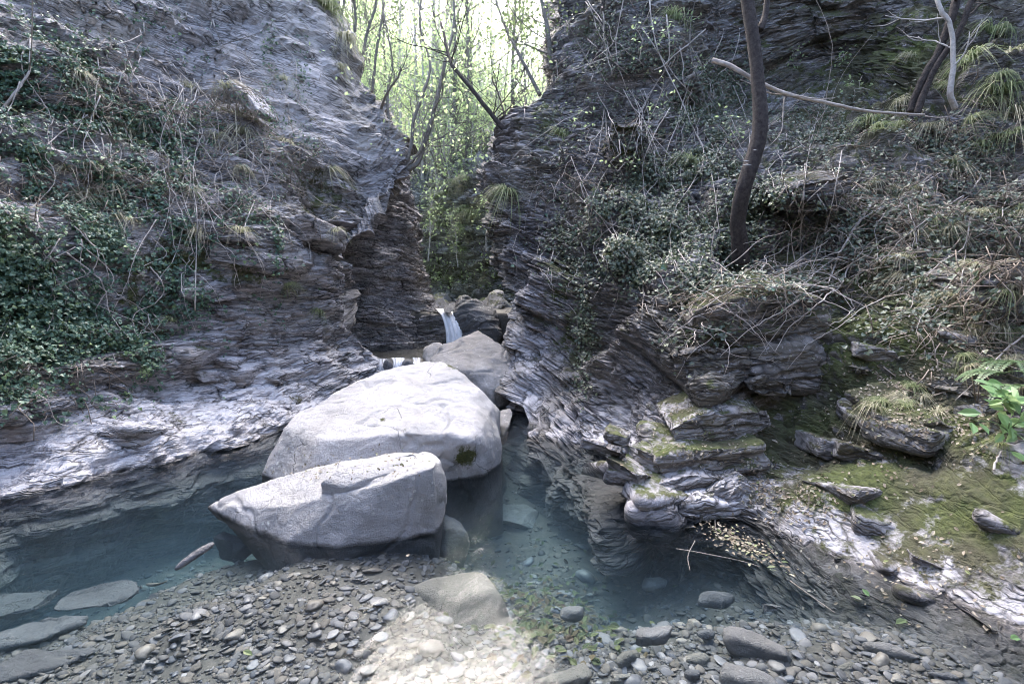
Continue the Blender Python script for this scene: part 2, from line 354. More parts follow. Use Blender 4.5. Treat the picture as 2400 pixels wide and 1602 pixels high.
# ------------------------------------------------------------------ depth buffer of what has been built (to stand things on it)
BW, BH = 1400, 1000; BX, BY = -180, -160
_dirty = [True]
zb = np.full(BW * BH, 1e9); pb = np.zeros((BW * BH, 3), np.float32); nb = np.zeros((BW * BH, 3), np.float32)
def splat(V, Nn):
    _dirty[0] = True
    x, y, c = proj(V); i = np.round(x - BX).astype(int); j = np.round(y - BY).astype(int)
    for dx in (0, 1):
        for dy in (0, 1):
            ii, jj = i + dx, j + dy
            ok = (c > .1) & (ii >= 0) & (ii < BW) & (jj >= 0) & (jj < BH)
            k = jj[ok] * BW + ii[ok]; d = c[ok]; o = np.argsort(-d, kind='stable'); k, d = k[o], d[o]
            q = np.where(ok)[0][o]
            best = np.full(BW * BH, -1); best[k] = np.arange(len(k))
            sel = best[best >= 0]; kk = k[sel]; m = d[sel] < zb[kk]
            zb[kk[m]] = d[sel][m]; pb[kk[m]] = V[q[sel][m]]; nb[kk[m]] = Nn[q[sel][m]]
def fill():
    global zb, pb, nb
    Z = zb.reshape(BH, BW); Pm = pb.reshape(BH, BW, 3); Nm = nb.reshape(BH, BW, 3)
    for it in range(40):
        e = Z > 1e8
        if not e.any(): break
        for ax, sh in ((0, 1), (0, -1), (1, 1), (1, -1)):
            z2 = np.roll(Z, sh, ax); m = e & (z2 < 1e8) & (Z > 1e8)
            Pm[m] = np.roll(Pm, sh, ax)[m]; Nm[m] = np.roll(Nm, sh, ax)[m]; Z[m] = z2[m]
    _dirty[0] = False
def hit(px, py):
    if _dirty[0]: fill()
    i = np.clip(np.round(np.asarray(px) - BX).astype(int), 0, BW - 1); j = np.clip(np.round(np.asarray(py) - BY).astype(int), 0, BH - 1)
    k = j * BW + i
    return pb[k].astype(float), nb[k].astype(float), zb[k] < 1e8

# ------------------------------------------------------------------ cliffs
def grid_normals(G):
    a = np.gradient(G, axis=0); b = np.gradient(G, axis=1); n = np.cross(a, b)
    return unit(n)
def loft(cols, nu, nv):
    M = 28
    C = []
    for c in cols:
        P = cr(c, 160); s = np.r_[0, np.cumsum(np.linalg.norm(np.diff(P, axis=0), axis=1))]
        # spread rows by index of control point so like rows stay level with one another
        C.append(cr(c, M))
    C = np.array(C)                                   # ncol, M, 3
    x, y, z = proj(C.reshape(-1, 3)); x = np.clip(x, -250, 1270).reshape(C.shape[:2]); y = np.clip(y, -200, 830).reshape(C.shape[:2])
    du = np.hypot(np.diff(x, axis=0), np.diff(y, axis=0)).mean(1) + 6
    dv = np.sqrt((np.hypot(np.diff(x, axis=1), np.diff(y, axis=1)) ** 2).mean(0)) + 2
    def samp(w, n):
        cs = np.r_[0, np.cumsum(w)]; return np.interp(np.linspace(0, cs[-1], n), cs, np.arange(len(cs)))
    tu, tv = samp(du, nu), samp(dv, nv)
    def crt(P, t):
        Q = np.concatenate([2 * P[:1] - P[1:2], P, 2 * P[-1:] - P[-2:-1]]); t = np.clip(t, 0, len(P) - 1 - 1e-6)
        i = t.astype(int); f = (t - i).reshape(-1, *([1] * (P.ndim - 1))); a, b, c, d = Q[i], Q[i+1], Q[i+2], Q[i+3]
        return .5 * (2*b + (c - a) * f + (2*a - 5*b + 4*c - d) * f**2 + (3*b - a - 3*c + d) * f**3)
    G = crt(C, tu)
    return crt(G.transpose(1, 0, 2), tv).transpose(1, 0, 2)
def rot_bed(P, ax, ay):
    ca, sa, cb, sb = math.cos(ax), math.sin(ax), math.cos(ay), math.sin(ay)
    x, y, z = P[:, 0], P[:, 1], P[:, 2]
    y2 = y * ca - z * sa; z2 = y * sa + z * ca; x2 = x * cb + z2 * sb; z3 = -x * sb + z2 * cb
    return np.stack([x2, y2, z3], 1)
def steps(Q, f, seed, wob):             # hard-edged beds: one random step per bed, fading along it
    z = Q[:, 2] * f + wob * vnoise(Q * np.array([.9, .9, .4]), seed) + 40
    i = np.floor(z).astype(np.int64); k = np.full(len(i), seed * 7, np.int64)
    def lev(i):
        a, b = _h(i, k, k + 3), _h(i, k + 9, k)
        m = .5 + .5 * vnoise(Q * np.array([1.1, 1.1, 0]) + (i * 3.77)[:, None], seed + 2)
        return a * m + b * (1 - m) - .5
    t = np.clip((z - i) / min(.5, max(.035 * f, .2 / f)), 0, 1); lo = lev(i - 1)
    return lo + (lev(i) - lo) * t
def rock_disp(P, tilt, seed, amp=1.0, blocky=1.0, lay=1.0, big=.26, fine=1.0, led=0.0, thin=1.0):
    Q = rot_bed(P, *tilt)
    Q = Q + .06 * np.stack([fbm(P * .8, 3, seed + 1), fbm(P * .8, 3, seed + 2), fbm(P * .7, 3, seed + 3)], 1)
    d = big * fbm(P * .62, 4, seed) + led * steps(Q, 1.25, seed + 25, .35) + .10 * fbm(P * 1.9, 3, seed + 30)
    f1, c1 = facets(Q / np.array([1.2, 1.2, .5]), seed + 5)
    f2, c2 = facets(Q / np.array([.50, .50, .13]), seed + 6)
    f3, c3 = facets(Q / np.array([.17, .17, .045]), seed + 7)
    f4, c4 = facets(Q / np.array([.075, .075, .022]), seed + 17)
    pr = sstep(-.25, .35, fbm(P * .6, 3, seed + 20))          # some stretches are blocky, others finely layered
    d += blocky * ((.22 * f1 * sstep(0, .22, c1) - .05 * sstep(.2, 0, c1)) + (.4 + .6 * pr) * (.085 * f2 * sstep(0, .2, c2) - .04 * sstep(.12, 0, c2)) + fine * (.034 * f3 - .022 * sstep(.14, 0, c3) + .016 * f4 - .010 * sstep(.15, 0, c4)))
    ml = .35 + 1.1 * sstep(-.3, .3, fbm(Q * np.array([.7, .7, 1.3]), 3, seed + 40))      # beds crowd in some bands, thick and plain in others
    d += lay * (1.25 - .5 * pr) * (.16 * steps(Q, 3.3, seed + 8, .25) + thin * ml * (.05 * steps(Q, 10, seed + 9, .3) + .036 * steps(Q, 27, seed + 10, .4) + .028 * steps(Q, 60, seed + 11, .5)))
    d += fine * .012 * fbm(P * 9, 4, seed + 12) + .007 * vnoise(P * 45, seed + 13)
    return amp * d
def blobs(px, py, L):
    m = np.zeros(len(px))
    for cx, cy, rx, ry, s in L:
        m = np.maximum(m, s * np.exp(-(((px - cx) / rx) ** 2 + ((py - cy) / ry) ** 2)))
    return m
def cliff(name, ctrl, nu, nv, mat, tilt, seed, amp=1.0, blocky=1.0, lay=1.0, moss=None, bleach=None, wet=None, ampf=None, **kw):
    cols = [np.array([p[:3] if len(p) == 4 else at(*p) for p in c], float) for c in ctrl]
    cols = [np.vstack([c[:-1], c[-2] + (c[-1] - c[-2]) * .04, c[-2] + (c[-1] - c[-2]) * .2, c[-1:]]) for c in cols]
    full = [cols[0]]
    for a_, b_ in zip(cols[:-1], cols[1:]):                       # even out long gaps so the loft cannot overshoot
        if np.linalg.norm(a_[:-2] - b_[:-2], axis=1).mean() > 1.9: full += [a_ + (b_ - a_) * f for f in (.12, .45, .8)]
        full.append(b_)
    G = loft(full, nu, nv); N = grid_normals(G)
    P = G.reshape(-1, 3); N = N.reshape(-1, 3)
    vis = np.linalg.norm(P - CAM, axis=1) < 14
    if ((N * (CAM - P)).sum(1)[vis]).mean() < 0: N = -N
    x, y, c = proj(P)
    d = rock_disp(P, tilt, seed, amp, blocky, lay, **kw)
    if ampf is not None: d = d * ampf(x, y, P)
    P2 = P + N * d[:, None]
    G2 = P2.reshape(G.shape); N2 = grid_normals(G2).reshape(-1, 3); N2 *= np.sign((N2 * N).sum(1, keepdims=True) + 1e-9)
    x, y, c = proj(P2)
    at_ = {'moss': moss(x, y, P2, N2) if moss else np.zeros(len(P)), 'bleach': bleach(x, y, P2, N2) if bleach else np.zeros(len(P)),
           'wet': wet(x, y, P2, N2) if wet else np.zeros(len(P))}
    i = np.arange(nu - 1)[:, None] * nv + np.arange(nv - 1)[None]
    Q = np.stack([i, i + nv, i + nv + 1, i + 1], -1).reshape(-1, 4)
    o = obj(name, mesh(name, P2, [Q], mat, at_, smooth=False)); tag(o, kind='structure')
    splat(P2, N2)
    return P2, N2, x, y
def W(x, y, z): return (x, y, z, 0)      # a control point given straight in metres

left_ctrl = [
 [W(-4.9, -9, -1.2), W(-4.9, -9, 0), W(-5.2, -9, .6), W(-5.4, -9, 1.6), W(-5.6, -9, 2.6), W(-6, -9, 4), W(-7, -9, 6), W(-9, -9, 8.5), W(-30, -14, 13)],
 [W(-4.3, -2, -1.2), W(-4.3, -2, 0), W(-4.6, -2, .6), W(-4.8, -2, 1.4), W(-5, -2, 2.3), W(-5.6, -2, 3.6), W(-6.6, -2, 5.5), W(-8.5, -2, 8.5), W(-30, -4, 13)],
 [W(-3.9, 1.8, -1.2), W(-3.9, 1.8, 0), W(-4.25, 1.9, .5), W(-4.4, 1.9, 1.0), W(-4.7, 1.9, 1.9), W(-5.4, 1.9, 3.0), W(-6.4, 1.9, 5.2), W(-8.3, 1.9, 8.5), W(-30, 1, 13)],
 [W(-3.55, 3.6, -1.2), (0, 508, 3.62), (0, 447, 3.95), (0, 385, 4.05), (0, 250, 4.6), (0, 110, 5.4), (0, -50, 6.6), (0, -200, 8.5), W(-30, 8, 13)],
 [W(-3.3, 3.95, -1.2), (90, 488, 3.98), (90, 412, 4.55), (90, 365, 4.7), (90, 260, 5.2), (90, 130, 6.0), (90, -40, 7.3), (90, -200, 9.2), W(-28, 14, 13)],
 [W(-2.95, 4.5, -1.2), (180, 465, 4.55), (180, 385, 5.3), (180, 340, 5.55), (180, 258, 6.0), (180, 150, 6.8), (185, 40, 7.8), (180, -150, 9.6), W(-26, 18, 13)],
 [W(-2.55, 5.3, -1.2), (255, 444, 5.15), (258, 388, 5.95), (262, 335, 6.3), (265, 258, 6.7), (268, 170, 7.4), (270, 60, 8.7), (262, -120, 10), W(-24, 22, 13)],
 [W(-2.3, 6.6, -1.2), (318, 415, 6.3), (322, 372, 6.85), (322, 330, 7.15), (318, 262, 7.5), (322, 180, 8.3), (326, 70, 9.5), (310, -90, 11), W(-22, 25, 13)],
 [W(-1.95, 7.8, -1.2), (380, 395, 7.7), (378, 352, 8.0), (358, 310, 8.2), (350, 262, 8.4), (372, 195, 9.2), (366, 90, 10.5), (330, -60, 12), W(-20, 26, 13)],
 [W(-2.0, 8.4, -1.2), (385, 385, 8.3), (381, 348, 8.5), (358, 306, 8.7), (349, 243, 8.8), (400, 176, 9.8), (376, 90, 11.0), (330, -30, 12.5), W(-18, 27, 13)],
 [W(-2.6, 9.6, -1.2), (360, 380, 9.6), (352, 345, 9.8), (335, 300, 10), (330, 240, 10.2), (385, 172, 11.2), (362, 90, 12.4), (322, -20, 13.5), W(-17, 28, 13)],
 [W(-4.5, 10.5, -1.2), W(-4.5, 10.5, 0), W(-4.5, 10.5, 1), W(-4.5, 11, 2), W(-4.6, 12, 3.2), (355, 170, 14.5), (350, 90, 15), (315, 0, 16), W(-17, 30, 13)],
]
def l_moss(x, y, P, N):
    m = blobs(x, y, [(180, 262, 65, 16, .75), (140, 300, 50, 28, .5), (240, 275, 50, 14, .5), (320, 195, 40, 30, .45), (150, 330, 30, 30, .5), (90, 320, 60, 40, .4)])
    return m + .25 * np.clip(N[:, 2], 0, 1) * sstep(1.2, 2, P[:, 2]) + .05
def l_bleach(x, y, P, N):
    low = sstep(.85, .35, P[:, 2] + .15 * fbm(P * 2, 3, 77))
    slab = blobs(x, y, [(300, 70, 55, 70, .5), (250, 45, 40, 40, .35), (345, 130, 30, 50, .3)])
    return (P[:, 2] > .03) * np.clip(np.maximum(.8 * low * (.62 + .38 * np.clip(N[:, 2] * 1.6 + .2, 0, 1)), slab) * (y > -80), 0, 1)
def l_amp(x, y, P):                       # calmer relief on the big slab and on the scoured ledge by the water
    a = 1 - .8 * blobs(x, y, [(300, 72, 75, 75, 1), (330, 130, 40, 40, .7)]) - .2 * sstep(.75, .25, P[:, 2]) * (P[:, 1] > 0)
    return a
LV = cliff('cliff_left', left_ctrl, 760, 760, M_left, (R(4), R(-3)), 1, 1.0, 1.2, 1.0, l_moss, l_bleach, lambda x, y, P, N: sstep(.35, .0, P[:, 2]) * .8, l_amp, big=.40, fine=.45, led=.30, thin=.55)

recess_ctrl = [
 [(325, 390, 9.3), (325, 330, 9.6), (325, 280, 9.8), (325, 230, 10), (325, 190, 10.4), (325, 140, 12)],
 [(375, 378, 9.9), (375, 335, 10.2), (375, 300, 10.3), (375, 255, 10.5), (378, 215, 10.8), (385, 160, 12)],
 [(415, 372, 10.3), (412, 335, 10.6), (405, 300, 10.9), (402, 260, 11), (400, 222, 11.3), (398, 165, 12.3)],
 [(440, 362, 10.6), (438, 332, 10.8), (428, 300, 11.3), (418, 274, 11.6), (417, 246, 11.8), (406, 180, 12.6)],
 [(449, 356, 10.9), (445, 328, 11.2), (437, 303, 11.8), (421, 279, 12.2), (421, 248, 12.4), (408, 190, 13)],
 [(441, 345, 13.5), (436, 322, 14), (428, 302, 14.5), (412, 279, 15), (410, 248, 15), (398, 190, 15)]]
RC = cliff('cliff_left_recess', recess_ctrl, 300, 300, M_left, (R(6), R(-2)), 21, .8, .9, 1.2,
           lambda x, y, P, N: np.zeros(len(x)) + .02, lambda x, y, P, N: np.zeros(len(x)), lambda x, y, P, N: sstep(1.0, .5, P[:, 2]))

right_ctrl = [
 [W(1.6, 13, -1.2), W(1.3, 13, .6), (532, 300, 13), (530, 270, 13), (528, 240, 13), (530, 205, 13), (545, 160, 13), (552, 110, 13), (558, 40, 13.5), (575, -100, 14), W(12, 26, 13)],
 [W(.35, 9.5, -1.2), (522, 370, 9), (516, 335, 9.2), (514, 300, 9.4), (510, 262, 9.6), (512, 225, 9.6), (518, 190, 9.8), (536, 140, 10.4), (545, 60, 11), (565, -100, 12), W(13, 24, 13)],
 [W(.05, 6.7, -1.2), (514, 410, 6.6), (514, 372, 6.8), (507, 330, 7.05), (503, 285, 7.3), (501, 240, 7.5), (500, 205, 7.7), (522, 160, 8.4), (533, 95, 8.9), (556, -100, 10.5), W(14, 22, 13)],
 [W(.1, 5.6, -1.2), (518, 440, 5.35), (520, 400, 5.9), (520, 350, 6.4), (520, 300, 6.7), (522, 250, 7.0), (530, 205, 7.3), (545, 155, 7.9), (552, 90, 8.5), (570, -100, 10.2), W(15, 21, 13)],
 [W(.2, 4.8, -1.2), (540, 466, 4.55), (552, 430, 4.95), (556, 375, 5.5), (560, 320, 5.9), (564, 265, 6.2), (572, 205, 6.7), (582, 150, 7.4), (592, 80, 8.1), (605, -100, 9.6), W(16, 20, 13)],
 [W(.6, 4.4, -1.2), (590, 485, 4.12), (600, 445, 4.4), (608, 390, 5.0), (612, 335, 5.45), (615, 280, 5.65), (620, 215, 6.2), (625, 155, 6.9), (632, 75, 7.7), (640, -100, 9.0), W(17, 18, 13)],
 [W(.85, 3.8, -1.2), (636, 515, 3.55), (650, 462, 3.85), (656, 405, 4.4), (656, 350, 4.95), (660, 292, 5.15), (665, 225, 5.8), (670, 160, 6.5), (675, 75, 7.4), (680, -100, 8.7), W(18, 16, 13)],
 [W(1.15, 3.55, -1.2), (690, 521, 3.42), (700, 472, 3.6), (704, 415, 3.95), (704, 362, 4.3), (706, 300, 4.75), (720, 238, 5.5), (722, 165, 6.3), (725, 75, 8.1), (725, -100, 8.5), W(19, 13, 13)],
 [W(1.5, 3.45, -1.2), (750, 524, 3.37), (765, 480, 3.55), (772, 425, 3.95), (785, 372, 4.35), (790, 308, 4.7), (792, 235, 5.7), (795, 165, 6.4), (800, 70, 8.9), (800, -100, 8.5), W(20, 11, 13)],
 [W(1.6, 2.9, -1.2), (810, 566, 2.88), (830, 515, 3.1), (840, 450, 3.5), (845, 385, 3.95), (848, 320, 4.5), (850, 245, 5.2), (852, 165, 6.0), (856, 75, 8.3), (860, -100, 8.2), W(20, 9, 13)],
 [W(1.65, 2.5, -1.2), (890, 610, 2.53), (905, 555, 2.7), (915, 480, 3.0), (918, 405, 3.45), (920, 330, 4.1), (922, 245, 4.8), (924, 165, 5.5), (926, 85, 6.8), (930, -100, 8.6), W(20, 7, 13)],
 [W(1.8, 2.1, -1.2), (985, 665, 2.15), (995, 595, 2.35), (1000, 510, 2.65), (1000, 425, 3.1), (1000, 340, 3.7), (1000, 250, 4.4), (1000, 165, 5.1), (1005, 85, 6.3), (1010, -100, 8.2), W(20, 5, 13)],
 [W(1.95, 1.6, -1.2), (1110, 742, 1.83), (1115, 660, 2.0), (1115, 560, 2.25), (1115, 455, 2.65), (1115, 350, 3.2), (1110, 250, 3.9), (1110, 165, 4.6), (1110, 85, 5.6), (1115, -100, 7.4), W(20, 3, 13)],
 [W(2.6, -1.5, -1.2), W(2.6, -1.5, 0), W(3, -1.5, .4), W(3.3, -1.5, .8), W(3.7, -1.5, 1.3), W(4.2, -1.5, 2), W(4.8, -1.5, 2.8), W(5.4, -1.5, 3.6), W(6.4, -1.5, 5), W(8.5, -1.5, 7.5), W(22, -3, 13)],
 [W(3.2, -9, -1.2), W(3.2, -9, 0), W(3.6, -9, .4), W(4, -9, .8), W(4.4, -9, 1.3), W(5, -9, 2), W(5.6, -9, 2.8), W(6.2, -9, 3.6), W(7.2, -9, 5), W(9.5, -9, 7.5), W(24, -12, 13)]]
def shift_toe(ctrl):                     # the outcrop's foot slopes out into the shallows
    for k in range(8, 13):
        c = [np.array(p[:3] if len(p) == 4 else at(*p), float) for p in ctrl[k]]
        f = 1.0
        for r_, o in ((0, (-.30, -.25, .5)), (1, (-.13, -.13, 0)), (2, (-.13, -.13, 0)), (3, (-.10, -.10, 0)), (4, (-.05, -.05, 0))): c[r_] = c[r_] + np.array(o) * f
        ctrl[k] = [W(*p) for p in c]
    for k in (5, 6, 7):
        c = [np.array(p[:3] if len(p) == 4 else at(*p), float) for p in ctrl[k]]
        for r_ in range(5): c[r_] = c[r_] + np.array((-.06, -.17, 0)) * (.5 if k == 5 else 1)
        ctrl[k] = [W(*p) for p in c]
shift_toe(right_ctrl)
def r_moss(x, y, P, N):
    m = blobs(x, y, [(900, 330, 90, 55, .62), (860, 385, 60, 40, .7), (920, 430, 90, 40, .62), (880, 280, 70, 40, .55), (960, 500, 80, 50, .5), (870, 485, 60, 30, .6),
                     (800, 430, 45, 40, .6), (560, 280, 30, 60, .5), (580, 330, 35, 50, .45), (900, 60, 90, 60, .55), (700, 300, 40, 20, .5), (545, 110, 20, 60, .45), (980, 550, 60, 30, .3), (720, 430, 60, 20, .4)])
    return m * 1.3 * (.5 + .7 * np.clip(N[:, 2] + .25, 0, 1)) + .34 * sstep(640, 720, x) * np.clip(N[:, 2] + .6, 0, 1) + .04
def r_bleach(x, y, P, N):
    b = blobs(x, y, [(600, 450, 70, 45, .95), (525, 385, 20, 70, 1.0), (545, 345, 20, 40, .6), (660, 490, 50, 40, .85), (740, 500, 50, 35, .7), (820, 545, 50, 45, 1.0), (870, 590, 50, 40, .95), (930, 590, 60, 50, .9), (1000, 640, 70, 60, 1.0), (900, 520, 60, 40, .6), (690, 430, 40, 30, .35), (560, 340, 30, 50, .3)])
    b = np.maximum(b, .6 * sstep(400, 440, y) * sstep(585, 610, x) * (P[:, 1] > 0))
    return (P[:, 2] > .03) * b * (.62 + .38 * np.clip(N[:, 2] * 1.2 + .35, 0, 1))
def r_amp(x, y, P):
    return 1.15 - .65 * sstep(735, 790, x) * sstep(430, 480, y) * (P[:, 1] > 0) - .25 * sstep(780, 850, x) * sstep(280, 330, y) * (P[:, 1] > 0)
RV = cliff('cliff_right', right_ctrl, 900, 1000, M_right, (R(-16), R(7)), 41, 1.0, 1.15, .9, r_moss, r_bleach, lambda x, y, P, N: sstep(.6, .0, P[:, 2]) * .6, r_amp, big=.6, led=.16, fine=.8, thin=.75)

far_ctrl = [
 [(380, 330, 17), (385, 290, 18), (390, 262, 19), (395, 230, 19.5), (395, 190, 20), (395, 160, 22), W(-9, 40, 12)],
 [(425, 320, 17), (425, 285, 18), (428, 262, 18.6), (430, 225, 19), (432, 190, 19.6), (435, 160, 22), W(-5, 40, 13)],
 [(450, 310, 17), (450, 280, 17.6), (452, 250, 18), (455, 215, 18.3), (458, 175, 18.8), (460, 150, 21), W(-3, 40, 13.5)],
 [(480, 310, 16.5), (480, 276, 17), (480, 245, 17.3), (478, 210, 17.6), (480, 172, 18), (485, 140, 21), W(-1, 40, 14)],
 [(510, 310, 16), (510, 270, 16.5), (512, 240, 16.8), (515, 205, 17), (520, 160, 17.5), (528, 125, 20), W(2, 38, 15)],
 [(560, 310, 15), (560, 270, 15.5), (565, 240, 15.8), (570, 200, 16), (580, 150, 16.5), (590, 100, 18), W(10, 36, 16)]]
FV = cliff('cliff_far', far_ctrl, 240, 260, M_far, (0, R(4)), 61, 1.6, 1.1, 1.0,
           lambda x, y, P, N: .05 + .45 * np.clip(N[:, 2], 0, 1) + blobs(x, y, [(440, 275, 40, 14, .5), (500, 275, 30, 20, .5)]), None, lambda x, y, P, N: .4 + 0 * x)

# unseen rock wall added behind the camera to block skylight on camera-facing sides
blocker_ctrl = [[W(-12, -6, -1.2), W(-12, -6, 2), W(-12, -7, 5), W(-12, -8, 9), W(-14, -30, 13)], [W(-4, -9, -1.2), W(-4, -9.3, 2), W(-4, -10, 5), W(-4, -11, 9), W(-4, -32, 13)],
             [W(2, -10, -1.2), W(2, -10.3, 2), W(2, -11, 5), W(2, -12, 9), W(2, -32, 13)], [W(12, -6, -1.2), W(12, -6, 2), W(12, -7, 5), W(12, -8, 9), W(16, -30, 13)]]
cliff('unseen_sky_blocker', blocker_ctrl, 80, 80, M_right, (0, 0), 71, 1.0)

# ------------------------------------------------------------------ stream bed and ground
bed_pts = [  # px, py, z of the bed
 (260, 590, -.01), (330, 565, .008), (385, 562, .0), (385, 590, .005), (410, 610, -.08), (330, 610, .015), (300, 640, -.04), (220, 640, -.07), (200, 600, -.03), (180, 560, -.18), (215, 540, -.2), (350, 660, -.07), (420, 640, -.11),
 (120, 600, -.12), (60, 640, -.1), (140, 660, -.1), (20, 600, -.2), (0, 560, -.5), (90, 540, -.7), (60, 520, -.9), (180, 510, -.75), (250, 460, -.8), (470, 660, -.12), (470, 610, -.14), (540, 640, -.12), (540, 600, -.2), (600, 640, -.12),
 (640, 600, -.2), (560, 560, -.35), (620, 545, -.6), (560, 520, -.5), (500, 560, -.3), (600, 510, -.7), (520, 490, -.6), (700, 560, -.45), (700, 600, -.14), (680, 640, -.07), (760, 600, -.1), (780, 640, -.035), (860, 650, -.015), (900, 670, -.01), (740, 560, -.3),
 (500, 470, -.6), (700, 690, -.05), (900, 720, -.03), (200, 720, -.04), (500, 720, -.12), (0, 700, -.1)]
_bp = np.array([on(a, b, 0.0)[:2] for a, b, _ in bed_pts] + [[-2.5, 6.5], [-.5, 6.5], [.0, 6], [-3, 0], [2, 0], [0, 0], [-3, -6], [2, -6], [0, -6]])
_bz = np.array([c - .065 for *_, c in bed_pts] + [-.7, -.6, -.5, -.4, -.1, -.1, -.5, -.3, -.3])
def bed_z(x, y):
    x = np.asarray(x, float); y = np.asarray(y, float); sh = x.shape; q = np.stack([x.ravel(), y.ravel()], 1)
    out = np.zeros(len(q))
    for a in range(0, len(q), 20000):
        d2 = ((q[a:a+20000, None] - _bp[None]) ** 2).sum(-1); wt = 1 / (d2 + .012) ** 2
        out[a:a+20000] = (wt * _bz).sum(1) / wt.sum(1)
    p3 = np.stack([q[:, 0], q[:, 1], 0 * q[:, 0]], 1)
    out += .02 * fbm(p3 * 2.5, 3, 5) + .006 * fbm(p3 * 14, 3, 6)
    up = sstep(7.95, 8.35, q[:, 1]); out = out * (1 - up) + (.30 + .05 * fbm(p3 * 3, 3, 8)) * up
    up = sstep(10.75, 11.0, q[:, 1]); out = out * (1 - up) + (1.0 + .012 * (q[:, 1] - 11) + .05 * fbm(p3 * 2, 3, 9)) * up
    return out.reshape(sh)
def sheet(name, xs, ys, zf, mat, z0=0):
    X, Y = np.meshgrid(xs, ys, indexing='ij'); V = np.stack([X, Y, zf(X, Y)], -1).reshape(-1, 3)
    nv = len(ys); i = np.arange(len(xs) - 1)[:, None] * nv + np.arange(nv - 1)[None]
    Q = np.stack([i, i + nv, i + nv + 1, i + 1], -1).reshape(-1, 4)
    return tag(obj(name, mesh(name, V, [Q], mat)), kind='structure'), V
_, BV = sheet('stream_bed', np.linspace(-4.6, 3.4, 330), np.concatenate([np.linspace(-9, 1.2, 40)[:-1], np.linspace(1.2, 18.5, 560)]), bed_z, M_bed)
def ground_z(X, Y):
    p = np.stack([X.ravel(), Y.ravel(), 0 * X.ravel()], 1)
    z = np.full(len(p), -2.0); x, y = p[:, 0], p[:, 1]
    up = sstep(14, 20, y)
    hill = .6 + np.clip(y - 19, 0, None) * .42 + np.clip(np.abs(x + 1.2) - 3.0, 0, 14) * .55 + 1.2 * fbm(p * .12, 3, 3) * sstep(22, 40, y)
    return np.where(y > 14, z * (1 - up) + hill * up, z).reshape(X.shape)
sheet('hillside', np.linspace(-90, 90, 140), np.concatenate([np.linspace(-80, 12, 16), np.linspace(13, 70, 110), np.linspace(75, 140, 12)]), ground_z, M_forest)

# ------------------------------------------------------------------ water
def water_body():
    xs = np.linspace(-4.7, 3.3, 2); 
    V = [(-4.7, -9, 0), (3.3, -9, 0), (3.3, 8.2, 0), (-4.7, 8.2, 0), (-4.7, -9, -1.6), (3.3, -9, -1.6), (3.3, 8.2, -1.6), (-4.7, 8.2, -1.6)]
    F = [(0, 1, 2, 3), (7, 6, 5, 4), (0, 4, 5, 1), (1, 5, 6, 2), (2, 6, 7, 3), (3, 7, 4, 0)]
    return tag(obj('water', mesh('water', V, [F], M_water, smooth=False)), kind='structure')
water_body()
def flat_water(name, pts, z):
    V = [(x, y, z) for x, y in pts]
    return tag(obj(name, mesh(name, V, [[tuple(range(len(V)))]], M_water2, smooth=False)), kind='structure')
flat_water('upper_pool_water', [(-3.2, 8.22), (1.2, 8.22), (1.2, 10.95), (-3.2, 10.95)], .42)
flat_water('upper_stream_water', [(-1.75, 10.98), (-.95, 10.98), (-.7, 13), (-1.0, 18), (-2.2, 18), (-2.0, 13)], 1.045)

# ------------------------------------------------------------------ boulders and blocks
def hull(name, pts, mat, voxel=.02, smooth=10, noise_f=None, moss=None, bleach=None, wet=None):
    import bmesh
    pts = np.array(pts, float); c = pts.mean(0)
    bm = bmesh.new()
    for p in pts: bm.verts.new(p - c)
    bmesh.ops.convex_hull(bm, input=bm.verts)
    bmesh.ops.recalc_face_normals(bm, faces=bm.faces)
    for v in [v for v in bm.verts if not v.link_faces]: bm.verts.remove(v)
    me0 = bpy.data.meshes.new('tmp'); bm.to_mesh(me0); bm.free()
    o = bpy.data.objects.new('tmp', me0); COL.objects.link(o)
    r = o.modifiers.new('r', 'REMESH'); r.mode = 'VOXEL'; r.voxel_size = voxel
    if smooth:
        q = o.modifiers.new('s', 'SMOOTH'); q.iterations = smooth; q.factor = .5
    me = bpy.data.meshes.new_from_object(o.evaluated_get(bpy.context.evaluated_depsgraph_get()))
    bpy.data.objects.remove(o); bpy.data.meshes.remove(me0)
    n = len(me.vertices); V = np.zeros(n * 3, np.float32); me.vertices.foreach_get('co', V); V = V.reshape(-1, 3).astype(float)
    Nn = np.zeros(n * 3, np.float32); me.vertex_normals.foreach_get('vector', Nn); Nn = Nn.reshape(-1, 3).astype(float)
    if noise_f: V = V + Nn * noise_f(V + c)[:, None]
    me.vertices.foreach_set('co', V.astype(np.float32).ravel()); me.update()
    me.vertex_normals.foreach_get('vector', (N2 := np.zeros(n * 3, np.float32))); N2 = N2.reshape(-1, 3).astype(float)
    x, y, _ = proj(V + c)
    for k, fn in (('moss', moss), ('bleach', bleach), ('wet', wet)):
        a = fn(x, y, V + c, N2) if fn else np.zeros(n)
        me.attributes.new(k, 'FLOAT', 'POINT').data.foreach_set('value', np.asarray(a, np.float32))
    me.materials.clear(); me.materials.append(mat)
    me.polygons.foreach_set('use_smooth', np.ones(len(me.polygons), bool)); me.name = name
    o = obj(name, me, loc=c); splat(V + c, N2)
    return o
def smooth_rock(a, seed):
    def f(P):
        Q = rot_bed(P, R(14), R(-8))
        return a * (.05 * fbm(P * 2.2, 3, seed) + .012 * fbm(P * 9, 3, seed + 1) + .03 * steps(Q, 4, seed + 2, .5) * sstep(-.1, .3, fbm(P * 1.3, 2, seed + 5)) - .02 * sstep(.05, 0, np.abs(fbm(P * 1.6, 3, seed + 3))) + .004 * vnoise(P * 40, seed))
    return f
def sharp_rock(a, seed, tilt=(0, 0)):
    return lambda P: rock_disp(P, tilt, seed, a, .55, .5)
Vw = lambda x, y, z: np.array([x, y, z])
